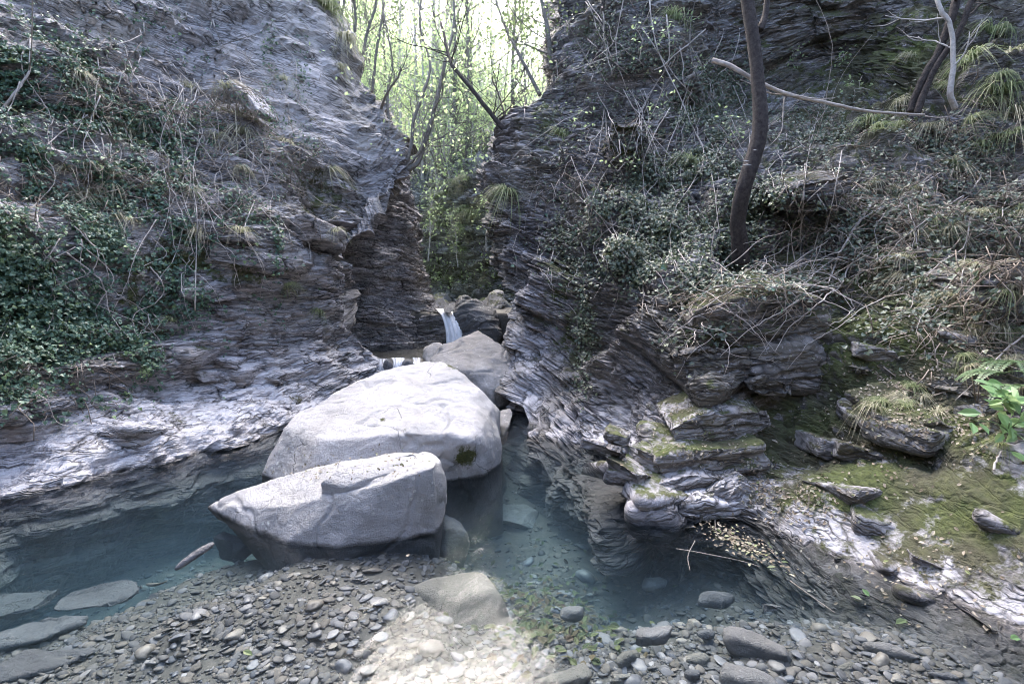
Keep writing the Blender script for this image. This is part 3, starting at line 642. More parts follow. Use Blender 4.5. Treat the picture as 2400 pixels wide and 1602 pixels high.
pts = [on(263, 475), on(300, 492), on(360, 492), on(446, 472), on(480, 471), on(499, 466), Vw(-2.15, 5.6, 0), Vw(-1.6, 6.3, 0), Vw(-.15, 5.9, 0), Vw(-.4, 6.3, 0),
       on(270, 455, .12), on(276, 445, .24), on(289, 427, .38), on(303, 411, .43), on(345, 386, .62), on(400, 366, .76), on(430, 360, .80), on(455, 365, .78), on(480, 390, .6), on(497, 405, .46), on(500, 440, .22),
       on(322, 440, .37), on(400, 432, .45), on(447, 432, .43), on(472, 440, .36), Vw(-1.7, 5.9, .5), Vw(-.6, 6.2, .45),
       Vw(-2.2, 4.4, -.7), Vw(-.1, 4.5, -.7), Vw(-1.2, 4.0, -.7), Vw(-2.2, 5.8, -.7), Vw(-.1, 6, -.7)]
tag(hull('boulder', pts, M_boulder, .018, 22, smooth_rock(1.0, 101), lambda x, y, P, N: blobs(x, y, [(466, 455, 16, 14, .75), (400, 432, 35, 10, .35), (465, 363, 20, 7, 1.3), (383, 419, 6, 3, .7), (290, 468, 60, 14, .25)])),
    'largest smooth pale grey boulder, domed, in the middle of the pool', 'boulder')
pts = [on(207, 507), on(240, 526), on(285, 544), on(340, 547), (on(400, 540)), on(434, 531), on(446, 500, .05), Vw(-.62, 3.95, 0), Vw(-1.6, 4.05, 0),
       on(214, 505, .04), on(277, 507, .17), on(341, 495, .29), on(392, 481, .39), on(434, 466, .46), on(440, 460, .44), on(445, 478, .30), on(300, 471, .3), on(330, 465, .35), on(400, 452, .43), on(432, 452, .45), on(240, 490, .14),
       on(285, 544) - [0, 0, .35], on(434, 531) - [0, 0, .35], Vw(-1.6, 4.0, -.4), Vw(-.6, 3.9, -.4), on(340, 547) - [0, 0, .35]]
wb = hull('boulder', pts, M_boulder, .010, 2, smooth_rock(.6, 131), lambda x, y, P, N: blobs(x, y, [(225, 512, 20, 6, .4), (280, 512, 60, 5, .3)]))
tag(wb, 'wedge shaped pale boulder with flat sloping top beside the gravel bar', 'boulder')
top = [on(321, 474, .40), on(335, 464, .45), on(362, 455, .49), on(414, 443, .54), on(421, 451, .51), on(418, 458, .48), on(366, 471, .43), on(345, 479, .39)]
pts = top + [p * [1, 1, 0] + [0, -.012 if k > 4 else .0, p[2] - .15] for k, p in enumerate(top)]
tag(obj('shelf', hull('shelf_tmp', pts, M_boulder, .009, 1, smooth_rock(.6, 141)).data), None)
sh = bpy.data.objects['shelf']; sh.location = bpy.data.objects['shelf_tmp'].location; bpy.data.objects.remove(bpy.data.objects['shelf_tmp'])
sh.location = np.array(sh.location) - np.array(wb.location); sh.parent = wb; sh.location.z -= .05
def ymid(px, py, Y): return at(px, py, Y)
pts = [at(429, 357, 7.3), at(441, 345, 7.5), at(466, 333, 7.8), at(478, 330, 7.9), at(487, 339, 7.7), at(500, 343, 7.4), at(508, 352, 7.1), at(510, 375, 6.7), at(503, 392, 6.6), at(490, 394, 6.5), at(470, 372, 6.7), at(440, 368, 6.9), at(440, 390, 6.8), at(490, 410, 6.5),
       at(508, 352, 8.2), at(445, 350, 8.4), at(478, 334, 8.6), Vw(-.9, 7, -.5), Vw(-.1, 6.8, -.5), Vw(-.8, 8.3, -.3), Vw(0, 8.2, -.3)]
tag(hull('boulder', pts, M_boulder2, .02, 9, smooth_rock(1.3, 151), lambda x, y, P, N: .12 + 0 * x), 'brown grey boulder with a grooved face behind the largest boulder', 'boulder')
pts = [at(421, 357, 8.3), at(424, 347, 8.4), at(434, 341, 8.5), at(442, 342, 8.5), at(450, 355, 8.2), at(440, 362, 8.1), at(428, 364, 8.1), at(424, 347, 8.9), at(442, 343, 9), at(430, 372, 8.4)]
tag(hull('boulder', pts, M_boulder2, .018, 10, smooth_rock(.6, 161)), 'small rounded grey boulder beside the low cascade', 'boulder')
pts = [at(458, 335, 10.8), at(457, 315, 10.9), at(462, 300, 11), at(466, 297, 11.1), at(485, 300, 11.2), at(497, 308, 11), at(503, 318, 10.8), at(503, 335, 10.6), at(495, 345, 10.5), at(470, 345, 10.5), at(478, 320, 10.5), at(490, 318, 10.5), at(503, 312, 12), at(462, 300, 12), at(462, 330, 12), at(506, 345, 12), at(470, 365, 10.6), at(500, 365, 10.6)]
tag(hull('boulder', pts, M_boulder3, .022, 3, sharp_rock(.9, 171, (R(20), R(10)))), 'jagged wet dark boulder at the right of the waterfall', 'boulder')
pts = [at(486, 303, 13), at(488, 293, 13), at(496, 288, 13.2), at(504, 291, 13), at(506, 305, 12.8), at(496, 312, 12.6), at(490, 311, 12.7), at(500, 290, 14), at(488, 296, 14), at(504, 308, 14)]
tag(hull('boulder', pts, M_boulder2, .025, 8, smooth_rock(1, 181), lambda x, y, P, N: .45 + 0 * x), 'mossy rounded boulder above the jagged dark boulder', 'boulder')
for q, (pp, lab, mt) in enumerate([
    ([at(498, 412, 6.0), at(500, 425, 5.7), at(503, 435, 5.5), at(509, 425, 5.6), at(513, 412, 5.9), at(511, 408, 6.1), at(502, 409, 6.2), at(506, 440, 5.6), at(506, 410, 6.5), at(502, 445, 5.6)], 'upright grey stone wedged between the largest boulder and the cliff', M_boulder2),
    ([at(505, 352, 7.0), at(508, 346, 7.1), at(513, 345, 7.1), at(516, 352, 7.0), at(514, 362, 6.9), at(508, 363, 6.9), at(511, 350, 7.5), at(506, 358, 7.4)], 'small pale stone jammed high between grooved boulder and cliff', M_boulder),
    ([at(443, 308, 10.9), at(447, 305, 10.9), at(452, 305, 10.9), at(454, 310, 10.8), at(449, 313, 10.7), at(444, 312, 10.7), at(448, 308, 11.2)], 'little dark stone in the stream at the lip of the waterfall', M_boulder3)]):
    tag(hull('boulder', pp, mt, .012, 6, smooth_rock(.4, 190 + q)), lab, 'stone')
def low_stone(cx, cy, wpx, dpx, hgt, z, mat, lab, seed, ang=0.0, sm=8, vox=.012, flat=False):
    c = on(cx, cy, z); z = min(z, float(bed_z(c[0], c[1])) + hgt * .7); c = on(cx, cy, z); sc = c[1] / FPX; a = wpx * sc / 2; b = dpx * sc / 2 * c[1] / 1.6 * .55
    P = []
    g = np.random.default_rng(seed)
    for k in range(26):
        v = g.normal(size=3); v /= np.linalg.norm(v); v = np.sign(v) * np.abs(v) ** .8 * g.uniform(.8, 1.06)
        x, y, z_ = a * v[0], b * v[1], hgt * .75 * (min(v[2], .35) if flat else v[2])
        P.append(c + [x * math.cos(ang) - y * math.sin(ang), x * math.sin(ang) + y * math.cos(ang), z_ - hgt * (.26 if flat else .7)])
    return tag(hull('stone', P, mat, vox, sm, smooth_rock(.75 if sm < 15 else .2, seed)), lab, 'stone')
low_stone(449, 572, 146, 96, .35, -.015, M_sunk, 'large smooth brown boulder lying just under the water by the gravel', 201, -.1, 70)
low_stone(515, 513, 56, 34, .12, -.12, M_stone, 'flat angular slab on the pool floor below the largest boulder', 202, -.25, 2, flat=True)
low_stone(446, 516, 34, 44, .3, -.05, M_stone, 'pale drowned stone against the right end of the wedge boulder', 203, .9, 6)
low_stone(600, 520, 44, 26, .15, -.3, M_sunk, 'grey slab deep in the pool under the right cliff', 204, .2, 3, flat=True)
for k, (cx, cy, ww, dd, h, z, lab, ang, mt) in enumerate([
    (654, 629, 56, 26, .10, .02, 'broad pale flat stone in the shallows left of the small round stones', .2, M_stone),
    (708, 628, 24, 20, .05, .025, 'small rounded bluish stone at the edge of the pool shallows', 0, M_stone2),
    (757, 640, 82, 34, .09, .03, 'long tapering grey stone lying across the lower right shallows', -.5, M_stone),
    (697, 651, 32, 20, .06, .03, 'stubby brown grey stone standing out of the shallows', .2, M_sunk),
    (744, 673, 64, 30, .08, .035, 'pinkish grey wet stone in the bottom shallows', -.4, M_stone),
    (628, 650, 34, 24, .08, .0, 'rounded tan stone under clear shallow water', .5, M_sunk),
    (562, 672, 88, 40, .10, .0, 'large pale tan stone at the bottom under misty water', .2, M_sunk),
    (693, 668, 22, 16, .05, .025, 'small blue grey egg shaped stone in the bottom shallows', .2, M_stone2),
    (621, 674, 34, 22, .06, .01, 'rounded buff stone beside the large pale tan one', .4, M_sunk),
    (848, 662, 32, 26, .05, .03, 'squarish brown stone among flat shale on the right', 0, M_sunk),
    (882, 666, 40, 18, .05, .025, 'dark rimmed half drowned stone right of the squarish brown stone', -.2, M_stone2),
    (890, 644, 62, 24, .06, .03, 'wet shining slab between the shale and the cliff foot', -.45, M_stone),
    (772, 604, 34, 14, .04, .0, 'smooth pale oval stone on the shale beach', 0, M_stone),
    (714, 595, 40, 18, .04, -.03, 'dark grey rectangular slab just under the water', .05, M_stone2),
    (944, 672, 40, 14, .04, .02, 'slim blue grey stone in the stream at the right corner', -.25, M_stone2),
    (572, 608, 24, 15, .05, -.06, 'pale rounded stone on the pool floor among brown leaves', 0, M_stone),
    (655, 580, 30, 16, .06, -.12, 'flat grey stone in clear green water', .1, M_stone),
    (96, 594, 88, 60, .06, -.12, 'long drowned slab under the blurred current on the left', .38, M_stone2),
    (30, 630, 100, 60, .05, -.12, 'tan streaked slab under the flow at the left edge', .35, M_stone2),
    (38, 660, 110, 64, .05, -.12, 'pale bluish slab under the flow in the left corner', .35, M_stone2),
    (24, 598, 70, 60, .1, -.12, 'dark drowned rock at the left edge of the current', .3, M_stone2),
    (158, 580, 30, 10, .04, .0, 'small tan flat stone near the dark driftwood', .2, M_sunk),
    (236, 536, 60, 20, .2, -.1, 'dark drowned ledge at the tip of the wedge boulder', -.3, M_stone2)]):
    low_stone(cx, cy, ww, dd, h, z, mt, lab, 220 + k, ang, 4, .009, flat=k % 2 == 0 or k > 16)
# angular blocks standing out of the cliffs
def block(pts, lab, seed, a=.5, moss=None, bleach=None, vox=.012, name='rock_outcrop', mat=None, sm=2, tilt=(R(-8), R(9))):
    return tag(hull(name, pts, mat or M_right, vox, sm, sharp_rock(a * 1.7, seed, tilt), moss, bleach), lab, 'rock')
up_moss = lambda k, lo=.0: (lambda x, y, P, N: lo + 1.4 * k * np.clip(N[:, 2], 0, 1))
def boxpts(front, Y, back, top_z=0):    # front outline in the picture at depth Y, pushed back by `back` metres
    P = []
    for p in front:
        y = Y if len(p) == 2 else p[2]
        a = at(p[0], p[1], y); P += [a, a + np.array([.05, back, top_z])]
    return P
block(boxpts([(683, 322), (702, 303), (745, 296), (790, 292), (826, 300), (828, 330), (815, 352), (770, 362), (735, 352), (700, 340)], 4.12, .9, .18), 'moss capped rock block jutting from the right cliff over dark hollows', 301, .4, up_moss(.9), None)
block(boxpts([(752, 352), (800, 345), (824, 352), (828, 372), (806, 382), (770, 378), (755, 368)], 4.15, .7), 'square edged bare block under the moss capped block', 302, .45)
block(boxpts([(748, 384), (760, 374), (790, 380), (802, 392), (790, 402), (765, 400), (752, 394)], 3.95, .5), 'knobbly small block wedged in the hollow beneath the square edged block', 303, .4)
block(boxpts([(672, 352), (700, 342), (745, 352), (752, 372), (735, 392), (690, 392), (676, 378)], 4.1, .8), 'cracked angular block left of the square edged block', 304, .5, up_moss(.3))
block(boxpts([(776, 185), (805, 176), (850, 172), (856, 190), (838, 212), (800, 214), (778, 208)], 5.15, 1.0, .25), 'overhanging bare slab above the dark cave behind the large trunk', 305, .35, up_moss(.4))
pale_top = lambda x, y, P, N: .5 * np.clip(N[:, 2] + .25, 0, 1)
block(boxpts([(668, 430), (700, 414), (772, 410), (776, 428), (740, 442), (680, 448)], 3.78, .6, .08), 'uppermost thin plate of the layered ledges right of the pool', 321, .3, up_moss(.5, .1), pale_top, .01)
block(boxpts([(655, 458), (690, 450), (762, 446), (766, 464), (720, 476), (662, 478)], 3.62, .6, .08), 'leaf strewn mossy plate in the middle of the layered ledges', 322, .3, up_moss(.5, .15), pale_top, .01)
block(boxpts([(648, 486), (690, 474), (745, 478), (742, 492), (700, 500), (658, 502)], 3.5, .5, .06), 'splintered bare plate low in the layered ledges', 323, .35, up_moss(.25), pale_top, .01)
block(boxpts([(650, 512), (702, 500), (742, 508), (738, 519), (700, 523), (662, 522)], 3.38, .5, .05), 'pale water worn plate at the waterline under the layered ledges', 324, .25, None, lambda x, y, P, N: .95 * np.clip(N[:, 2] + .5, 0, 1), .01)
block(boxpts([(902, 432), (930, 420), (985, 428), (992, 445), (960, 462), (915, 452)], 3.15, .6, .12), 'brown overhanging block with moss on its crest on the right slope', 308, .4, up_moss(.8, .05))
block(boxpts([(606, 250), (625, 240), (640, 255), (636, 275), (615, 278)], 5.6, .5), 'small rounded mossy knob among the ivy on the right cliff', 309, .4, up_moss(.5, .35))
block(boxpts([(612, 118), (640, 118), (652, 140), (640, 165), (612, 160), (602, 140)], 6.6, .8), 'mossy brown knob on the right cliff above the ivy bank', 310, .4, up_moss(.5, .3))
block(boxpts([(218, 82), (226, 78), (250, 98), (258, 110), (248, 110), (228, 94)], 7.3, .5), 'pale slanting ledge stone on the left cliff beneath the smooth slab', 311, .15, None, lambda x, y, P, N: .8 + 0 * x, mat=M_left)
block(boxpts([(985, 270), (1030, 255), (1060, 270), (1055, 310), (1010, 325), (982, 300)], 3.7, .7), 'dark smooth bulging block at the right edge of the slope', 312, .35, up_moss(.4, .05))
block(boxpts([(634, 512), (650, 508), (668, 514), (672, 526), (655, 532), (638, 528)], 3.35, .4), 'grey rock toe dipping into the pool at the foot of the right cliff', 313, .35, None, lambda x, y, P, N: .3 + 0 * x)

# slate chunks bedded in the slopes
def chunk(x, y, w_, seed, lab, grp, mat, moss, bleach):
    P, Nn, ok = hit([x], [y]); P, Nn = P[0], Nn[0]; g = np.random.default_rng(seed); a = g.uniform(0, 3.14); w_ = w_ * P[1] / FPX
    E = np.array([math.cos(a), math.sin(a), .12 * g.normal()]); F_ = np.array([-math.sin(a), math.cos(a), .25]); Z = np.array([.1 * g.normal(), -.25, 1.0])
    pts = [P - Nn * w_ * .3 + E * w_ * .5 * u * g.uniform(.7, 1.1) + F_ * w_ * .4 * v * g.uniform(.7, 1.1) + Z * w_ * .16 * q * g.uniform(.8, 1.1) for u in (-1, -.3, .5, 1) for v in (-1, .2, 1) for q in (-1, 1)]
    tag(hull('slate_chunk', pts, mat, max(.007, w_ / 40), 1, sharp_rock(.3, seed, (R(-16), R(7))), moss, bleach), lab, 'rock', grp)
g9 = np.random.default_rng(77)
for k in range(34):
    x, y = [(g9.uniform(585, 660), g9.uniform(430, 490)), (g9.uniform(770, 900), g9.uniform(420, 540)), (g9.uniform(840, 1010), g9.uniform(520, 620)), (g9.uniform(850, 1010), g9.uniform(330, 430))][k % 4]
    chunk(x, y, g9.uniform(26, 70), 700 + k, 'angular grey slate chunk bedded in the lower right slope', 'slate chunks in the lower right slope', M_right, up_moss(.45, .05), lambda x, y, P, N: .5 * np.clip(N[:, 2] + .4, 0, 1))
for k in range(14):
    x = g9.uniform(5, 330); y = 455 - x * .22 + g9.uniform(-50, 10)
    chunk(x, y, g9.uniform(24, 60), 800 + k, 'pale slate chunk bedded in the scoured ledge of the left cliff', 'slate chunks in the left ledge', M_left, None, lambda x, y, P, N: .7 * np.clip(N[:, 2] + .5, 0, 1))
for k in range(12):
    x, y = g9.uniform(180, 350), g9.uniform(190, 350)
    chunk(x, y, g9.uniform(24, 60), 830 + k, 'dark slate block standing proud of the left cliff face', 'slate blocks on the left cliff', M_left, up_moss(.3), None)

# ------------------------------------------------------------------ falling water
def fall(rows, lab, k=14, thick=.05, thinf=0):
    # rows: (left px, right px, py, Y); a smooth sheet of white water
    L = np.array([at(a, y, Y) for a, b, y, Y in rows]); Rr = np.array([at(b, y, Y) for a, b, y, Y in rows])
    L, Rr = cr(L, 30), cr(Rr, 30); t = np.linspace(0, 1, k)
    G = L[:, None] * (1 - t)[None, :, None] + Rr[:, None] * t[None, :, None]
    G[:, :, 1] -= thick * np.sin(t * math.pi)[None] + .015 * np.sin(t * 23)[None]
    V = np.concatenate([G.reshape(-1, 3), G.reshape(-1, 3) + [0, .06, -.01]])
    i = np.arange(29)[:, None] * k + np.arange(k - 1)[None]; Q = np.stack([i, i + 1, i + k + 1, i + k], -1).reshape(-1, 4)
    fo = np.minimum(1, np.minimum(t, 1 - t) * 9 + .45)[None].repeat(30, 0).ravel()
    if thinf: fo = fo * np.tile(rng.uniform(.1, thinf, k), 30)
    return tag(obj('waterfall', mesh('waterfall', V, [Q, Q[:, ::-1] + 30 * k], M_foam, {'foam': np.r_[fo, fo]})), lab, 'waterfall')
fall([(436, 452, 308, 11.4), (438, 453, 311, 11.0), (442, 456, 317, 10.85), (445, 461, 328, 10.72), (446, 464, 340, 10.65), (446, 465, 346, 10.6)], 'narrow smooth white waterfall pouring beside the jagged dark boulder')
fall([(379, 386, 358, 8.3), (379, 387, 361, 8.2), (379, 386, 366, 8.1), (379, 387, 378, 8.05)], 'thin left strand of the low cascade against the cliff foot', 9, .02, .8)
fall([(391, 404, 357, 8.3), (392, 404, 359, 8.2), (393, 402, 364, 8.1), (388, 398, 376, 8.0)], 'middle strand of the low cascade behind the largest boulder', 16, .03, .75)
fall([(412, 421, 357, 8.3), (413, 420, 361, 8.2), (410, 421, 364, 8.1), (406, 420, 374, 8.0)], 'right strand of the low cascade beside the small rounded boulder', 12, .02, .75)
for k, (a, b, lab) in enumerate([(382, 394, 'small dark rock between the left and middle cascade strands'), (401, 415, 'small dark rock between the middle and right cascade strands')]):
    m = (a + b) / 2
    tag(hull('stone', [at(a, 366, 8.05), at(a + 1, 361, 8.1), at(m - 1, 357.5, 8.15), at(b - 2, 359, 8.12), at(b, 366, 8.05), at(m, 376, 7.95), at(m, 360, 7.98), at(a, 366, 8.6), at(b, 366, 8.6), at(m, 358, 8.6)], M_boulder3, .015, 5, smooth_rock(.5, 260 + k)), lab, 'stone')

block(boxpts([(420, 318), (430, 313), (441, 314), (446, 322), (448, 338), (444, 350), (425, 350), (418, 335)], 10.85, .7), 'dark wet rock shelf at the left of the waterfall', 340, .5, None, None, .02)
block(boxpts([(494, 318), (506, 312), (512, 320), (512, 345), (498, 350), (490, 335)], 11.0, .7), 'dark shadowed rock between the jagged boulder and the right cliff', 341, .5, None, None, .02)
for k in range(22):
    y_ = g9.uniform(12.8, 17.5); x_ = g9.uniform(420, 506); c_ = at(x_, 300, y_); c_[2] = float(bed_z(c_[0], c_[1])); w_ = g9.uniform(.25, .9)
    v = g9.normal(size=(22, 3)); v /= np.linalg.norm(v, axis=1)[:, None]; v *= g9.uniform(.75, 1.1, (22, 1))
    tag(hull('stream_rock', [c_ + q * [w_ * .5, w_ * .5, w_ * .38] for q in v], [M_boulder2, M_boulder3][k % 2], w_ / 26, 4, smooth_rock(.8, 900 + k), lambda x, y, P, N: .15 + .5 * np.clip(N[:, 2], 0, 1)), 'mossy grey rock strewn along the stream above the waterfall', 'rock', 'rocks along the upper stream')

# ------------------------------------------------------------------ pebbles and gravel
def pebble_mesh(seed, flat, sub=3, ang=.25):
    import bmesh
    bm = bmesh.new(); bmesh.ops.create_icosphere(bm, subdivisions=sub, radius=.5)
    V = np.array([v.co for v in bm.verts]); F = np.array([[v.index for v in f.verts] for f in bm.faces]); bm.free()
    f, c = facets(V * 2.2 + seed * 3.1, seed)
    V = V * (1 + ang * fbm(V * 1.6, 2, seed) + ang * .35 * f)[:, None]
    g = np.random.default_rng(seed); V = V * [g.uniform(.85, 1.1), g.uniform(.6, .9), flat]
    return V, F
PV = [pebble_mesh(400 + k, [.2, .28, .38, .5, .15, .24][k % 6], 3, .42) for k in range(12)]
PM = [mesh('pebble', V, [F], M_pebble, fattrs={'rnd': np.zeros(len(F))}) for V, F in PV]
def inpoly(x, y, poly):
    r = np.zeros(len(x), bool); n = len(poly)
    for i in range(n):
        (x1, y1), (x2, y2) = poly[i], poly[(i + 1) % n]
        c = ((y1 > y) != (y2 > y)) & (x < (x2 - x1) * (y - y1) / (y2 - y1 + 1e-9) + x1); r ^= c
    return r
# the flat shapes of where stones lie, on the bed
REG = [('flat grey shale pebble lying on the gravel bar before the wedge boulder', 'pebbles on the gravel bar', [(170, 610), (270, 545), (390, 545), (395, 600), (340, 660), (230, 700), (120, 700)], 85, (9, 22)),
       ('rounded grey pebble in the shallow water of the lower right beach', 'pebbles on the lower right beach', [(600, 615), (700, 570), (800, 585), (900, 640), (960, 700), (560, 700)], 110, (9, 26)),
       ('grey stone on the floor of the clear green pool', 'stones on the pool floor', [(500, 560), (560, 500), (640, 530), (700, 575), (600, 640), (510, 640)], 55, (8, 20)),
       ('blurred pebble beneath misty water at the bottom middle', 'pebbles under the misty water', [(330, 660), (400, 605), (520, 615), (570, 700), (300, 700)], 40, (10, 30))]
taken = []
for lab, grp, poly, n, (s0, s1) in REG:
    xs = [p[0] for p in poly]; ys = [p[1] for p in poly]; made = 0; tries = 0
    while made < n and tries < n * 60:
        tries += 1
        x, y = random.uniform(min(xs), max(xs)), random.uniform(min(ys), max(ys))
        if not inpoly(np.array([x]), np.array([y]), poly)[0]: continue
        sz = s0 + (s1 - s0) * random.random() ** 2.2
        if any((x - a) ** 2 + ((y - b) * 2) ** 2 < ((sz + c) * .42) ** 2 for a, b, c in taken): continue
        taken.append((x, y, sz)); made += 1
        P = on(x, y, 0); zz = float(bed_z(P[0], P[1])); P = on(x, y, zz); ww = sz * P[1] / FPX
        k = random.randrange(len(PM)); o = bpy.data.objects.new('pebble', PM[k]); COL.objects.link(o)
        o.location = (P[0], P[1], float(bed_z(P[0], P[1])) + ww * .1); o.scale = (ww, ww, ww); o.rotation_euler = (random.gauss(0, .14), random.gauss(0, .14), random.uniform(0, 6.28))
        tag(o, lab, 'pebble', grp)
GV = [pebble_mesh(500 + k, [.16, .3, .2, .45][k % 4], 1, .5) for k in range(10)]
GV2 = [pebble_mesh(540 + k, [.16, .3, .2, .4][k % 4], 2, .5) for k in range(10)]
def gravel(n):
    mb = MB(); rn = []
    x = rng.uniform(-60, 1060, n * 2); y = 400 + (700 - 400) * rng.random(n * 2) ** .7
    P = on(x, y, 0); z = bed_z(P[:, 0], P[:, 1]); P[:, 2] = z
    ok = (P[:, 0] > -4.4) & (P[:, 0] < 3) & (P[:, 1] < 7.8); P = P[ok][:n]
    s = .010 + .045 * rng.random(len(P)) ** 4 + .004 * P[:, 1]; a = rng.uniform(0, 6.28, len(P)); tx = rng.normal(0, .25, (len(P), 2))
    for i in range(len(P)):
        V, F = (GV2 if s[i] > .04 else GV)[i % 10]
        ca, sa = math.cos(a[i]), math.sin(a[i]); M = np.array([[ca, -sa, tx[i, 0]], [sa, ca, tx[i, 1]], [-tx[i, 0], -tx[i, 1], 1]])
        mb.add(V @ M.T * s[i] + P[i] + [0, 0, s[i] * .08], None, F); rn.append(np.full(len(F), rng.random()))
    return tag(obj('gravel', mb.build('gravel', M_gravel, True, np.concatenate(rn))), 'loose grey gravel covering the stream bed', None, None, 'stuff')
gravel(19000)
mb = MB(); rn = []
for i in range(500):
    P = Vw(random.uniform(-2.1, -.8), random.uniform(11, 15.5), 0); P[2] = float(bed_z(P[0], P[1])) + .03; V, F = GV[i % 10]
    mb.add(V * random.uniform(.06, .2) + P, None, F); rn.append(np.full(len(F), random.random()))
tag(obj('gravel', mb.build('gravel', M_pebble, True, np.concatenate(rn))), 'pale cobbles in the stream above the waterfall', None, None, 'stuff')

# driftwood in the shallows
mb = MB(); a, b = on(175, 569, .0), on(213, 543, .06); P = cr([a, (a * .6 + b * .4) + [0.02, 0, .02], b], 14)
mb.tube(P, [.008, .014, .018, .02, .021, .021, .022, .023, .023, .023, .022, .02, .018, .012], 8)
tag(obj('driftwood', mb.build('driftwood', M_log)), 'dark sodden length of driftwood at the edge of the current', 'driftwood')

# ------------------------------------------------------------------ ivy, moss litter and other cover (nobody could count it)
def scatter(L, n, thr=.0, clump=22.0):
    L = np.array(L, float); A = np.abs(L[:, 2] * L[:, 3]) * L[:, 4]
    k = rng.choice(len(L), n, p=A / A.sum()); r = rng.normal(size=(n, 2)) * .62
    x = L[k, 0] + r[:, 0] * L[k, 2]; y = L[k, 1] + r[:, 1] * L[k, 3]
    P, Nn, ok = hit(x, y)
    cl = .75 * fbm(P * 2.2, 4, 88) + .35 * fbm(P * 7, 2, 89); ok &= (cl > thr + rng.normal(0, .12, n)) & (x > -60) & (x < 1090) & (y > -60)
    return P[ok], Nn[ok], x[ok], y[ok]
def ivy(name, L, n, thr, size, off, mat, lab):
    P, Nn, x, y = scatter(L, n, thr); m = len(P)
    d = unit(CAM - P)
    Nl = unit(Nn * .45 + d * .25 + np.array([0, 0, .45]) + rng.normal(0, .42, (m, 3)))
    P = P + unit(Nn + d * .6) * (rng.random(m) ** 1.5 * off + .015)[:, None]
    s = size * rng.uniform(.5, 1.3, m)
    return tag(obj(name, leaf_mesh(name, P, Nl, s, mat, 'ivy', up=np.array([0, 0, -.9]))), lab, None, None, 'stuff')
LI = [(30, 70, 85, 60, 1), (110, 60, 60, 50, .8), (100, 130, 90, 40, 1), (60, 215, 90, 40, 1), (140, 195, 60, 30, .9), (170, 130, 40, 30, .7), (40, 165, 60, 30, .6),
      (120, 255, 60, 30, .8), (90, 310, 60, 40, 1), (130, 350, 30, 30, .6), (185, 240, 40, 40, .5), (225, 190, 40, 20, .35), (210, 290, 40, 30, .35), (230, 225, 40, 25, .4), (270, 60, 7, 60, .7), (302, 75, 7, 40, .4), (262, 120, 25, 30, .4), (290, 150, 40, 20, .3), (200, 40, 20, 30, .4), (278, 240, 5, 60, .5), (228, 300, 5, 60, .4), (50, 395, 60, 20, .5)]
ivy('ivy', LI, 66000, .03, .036, .1, M_ivy, 'dark glossy ivy covering the left cliff')
ivy('ivy', [(10, 300, 45, 50, 1), (48, 335, 34, 34, 1), (5, 255, 40, 22, .8), (20, 362, 40, 14, .8)], 7500, -.35, .036, .25, M_ivy, 'thick bluish green ivy bush bulging at the left edge')
RI = [(690, 165, 45, 40, 1), (650, 200, 45, 35, 1.1), (610, 230, 50, 35, 1.1), (660, 245, 45, 30, .8), (720, 100, 35, 40, .9), (760, 190, 35, 35, .7), (740, 245, 25, 40, .8), (700, 275, 40, 16, .8), (700, 125, 30, 50, .8), (640, 275, 40, 20, .5),
      (582, 310, 8, 60, .6), (590, 350, 8, 40, .4), (560, 130, 30, 40, .3), (620, 60, 60, 60, .35), (800, 130, 60, 25, .5), (900, 150, 80, 40, .35), (960, 200, 60, 50, .35), (850, 230, 60, 40, .35), (780, 285, 50, 10, .6), (930, 300, 60, 40, .25), (700, 340, 30, 20, .2)]
ivy('ivy', RI, 52000, -.05, .033, .12, M_ivy2, 'dull dark ivy draped over the right cliff')
# dry stalks and leaf litter lying on every shelf
def litter(name, L, n, lab, lng, mat, thr=-.2, dirpx=(1, .6)):
    P, Nn, x, y = scatter(L, n, thr); mb = MB()
    for i in range(len(P)):
        l = lng * random.uniform(.4, 1.6); t = unit(np.array([random.gauss(0, .7), random.gauss(0, .6), random.gauss(-.25, .55)])); t = unit(t - .7 * (t @ Nn[i]) * Nn[i])
        b = rng.normal(0, .25, 3); Q = P[i] + Nn[i] * .02 + np.array([0 * t, t * .5 + b * .3, t]) * l + np.array([0 * b, Nn[i] * .12 * l, -Nn[i] * .02 * l])
        mb.tube(Q, [.0035 * random.uniform(.7, 1.5)] * 3, 3)
    return tag(obj(name, mb.build(name, mat)), lab, None, None, 'stuff')
litter('dry_stalks', [(170, 110, 70, 14, 1), (240, 95, 50, 25, .8), (250, 150, 60, 20, 1), (90, 185, 90, 16, 1), (180, 175, 60, 12, .8), (70, 205, 70, 20, .7), (220, 205, 50, 20, .6), (100, 90, 60, 50, .6), (320, 190, 30, 30, .5), (60, 380, 60, 20, .5)], 3800, 'tangle of dry brown stalks on the left cliff shelves', .22, M_twig)
litter('dry_stalks', [(700, 300, 60, 10, 1), (800, 288, 60, 12, 1.2), (900, 200, 90, 60, 1), (960, 160, 60, 60, .9), (860, 240, 70, 40, .8), (620, 170, 40, 40, .6), (680, 60, 60, 50, .6), (960, 330, 60, 40, .6), (820, 120, 60, 20, .8), (560, 180, 40, 30, .6), (720, 130, 30, 40, .5), (1000, 250, 30, 60, .6)], 4600, 'tangle of dry pale stalks on the right slope', .2, M_twig)
def fallen(L, n, lab, size=.024):
    P, Nn, x, y = scatter(L, n, -.3); ok = Nn[:, 2] > .1; P, Nn = P[ok], Nn[ok]
    return tag(obj('leaf_litter', leaf_mesh('leaf_litter', P + Nn * .008, unit(Nn + rng.normal(0, .25, Nn.shape)), size * rng.uniform(.5, 1.3, len(P)), M_litter, 'oval')), lab, None, None, 'stuff')
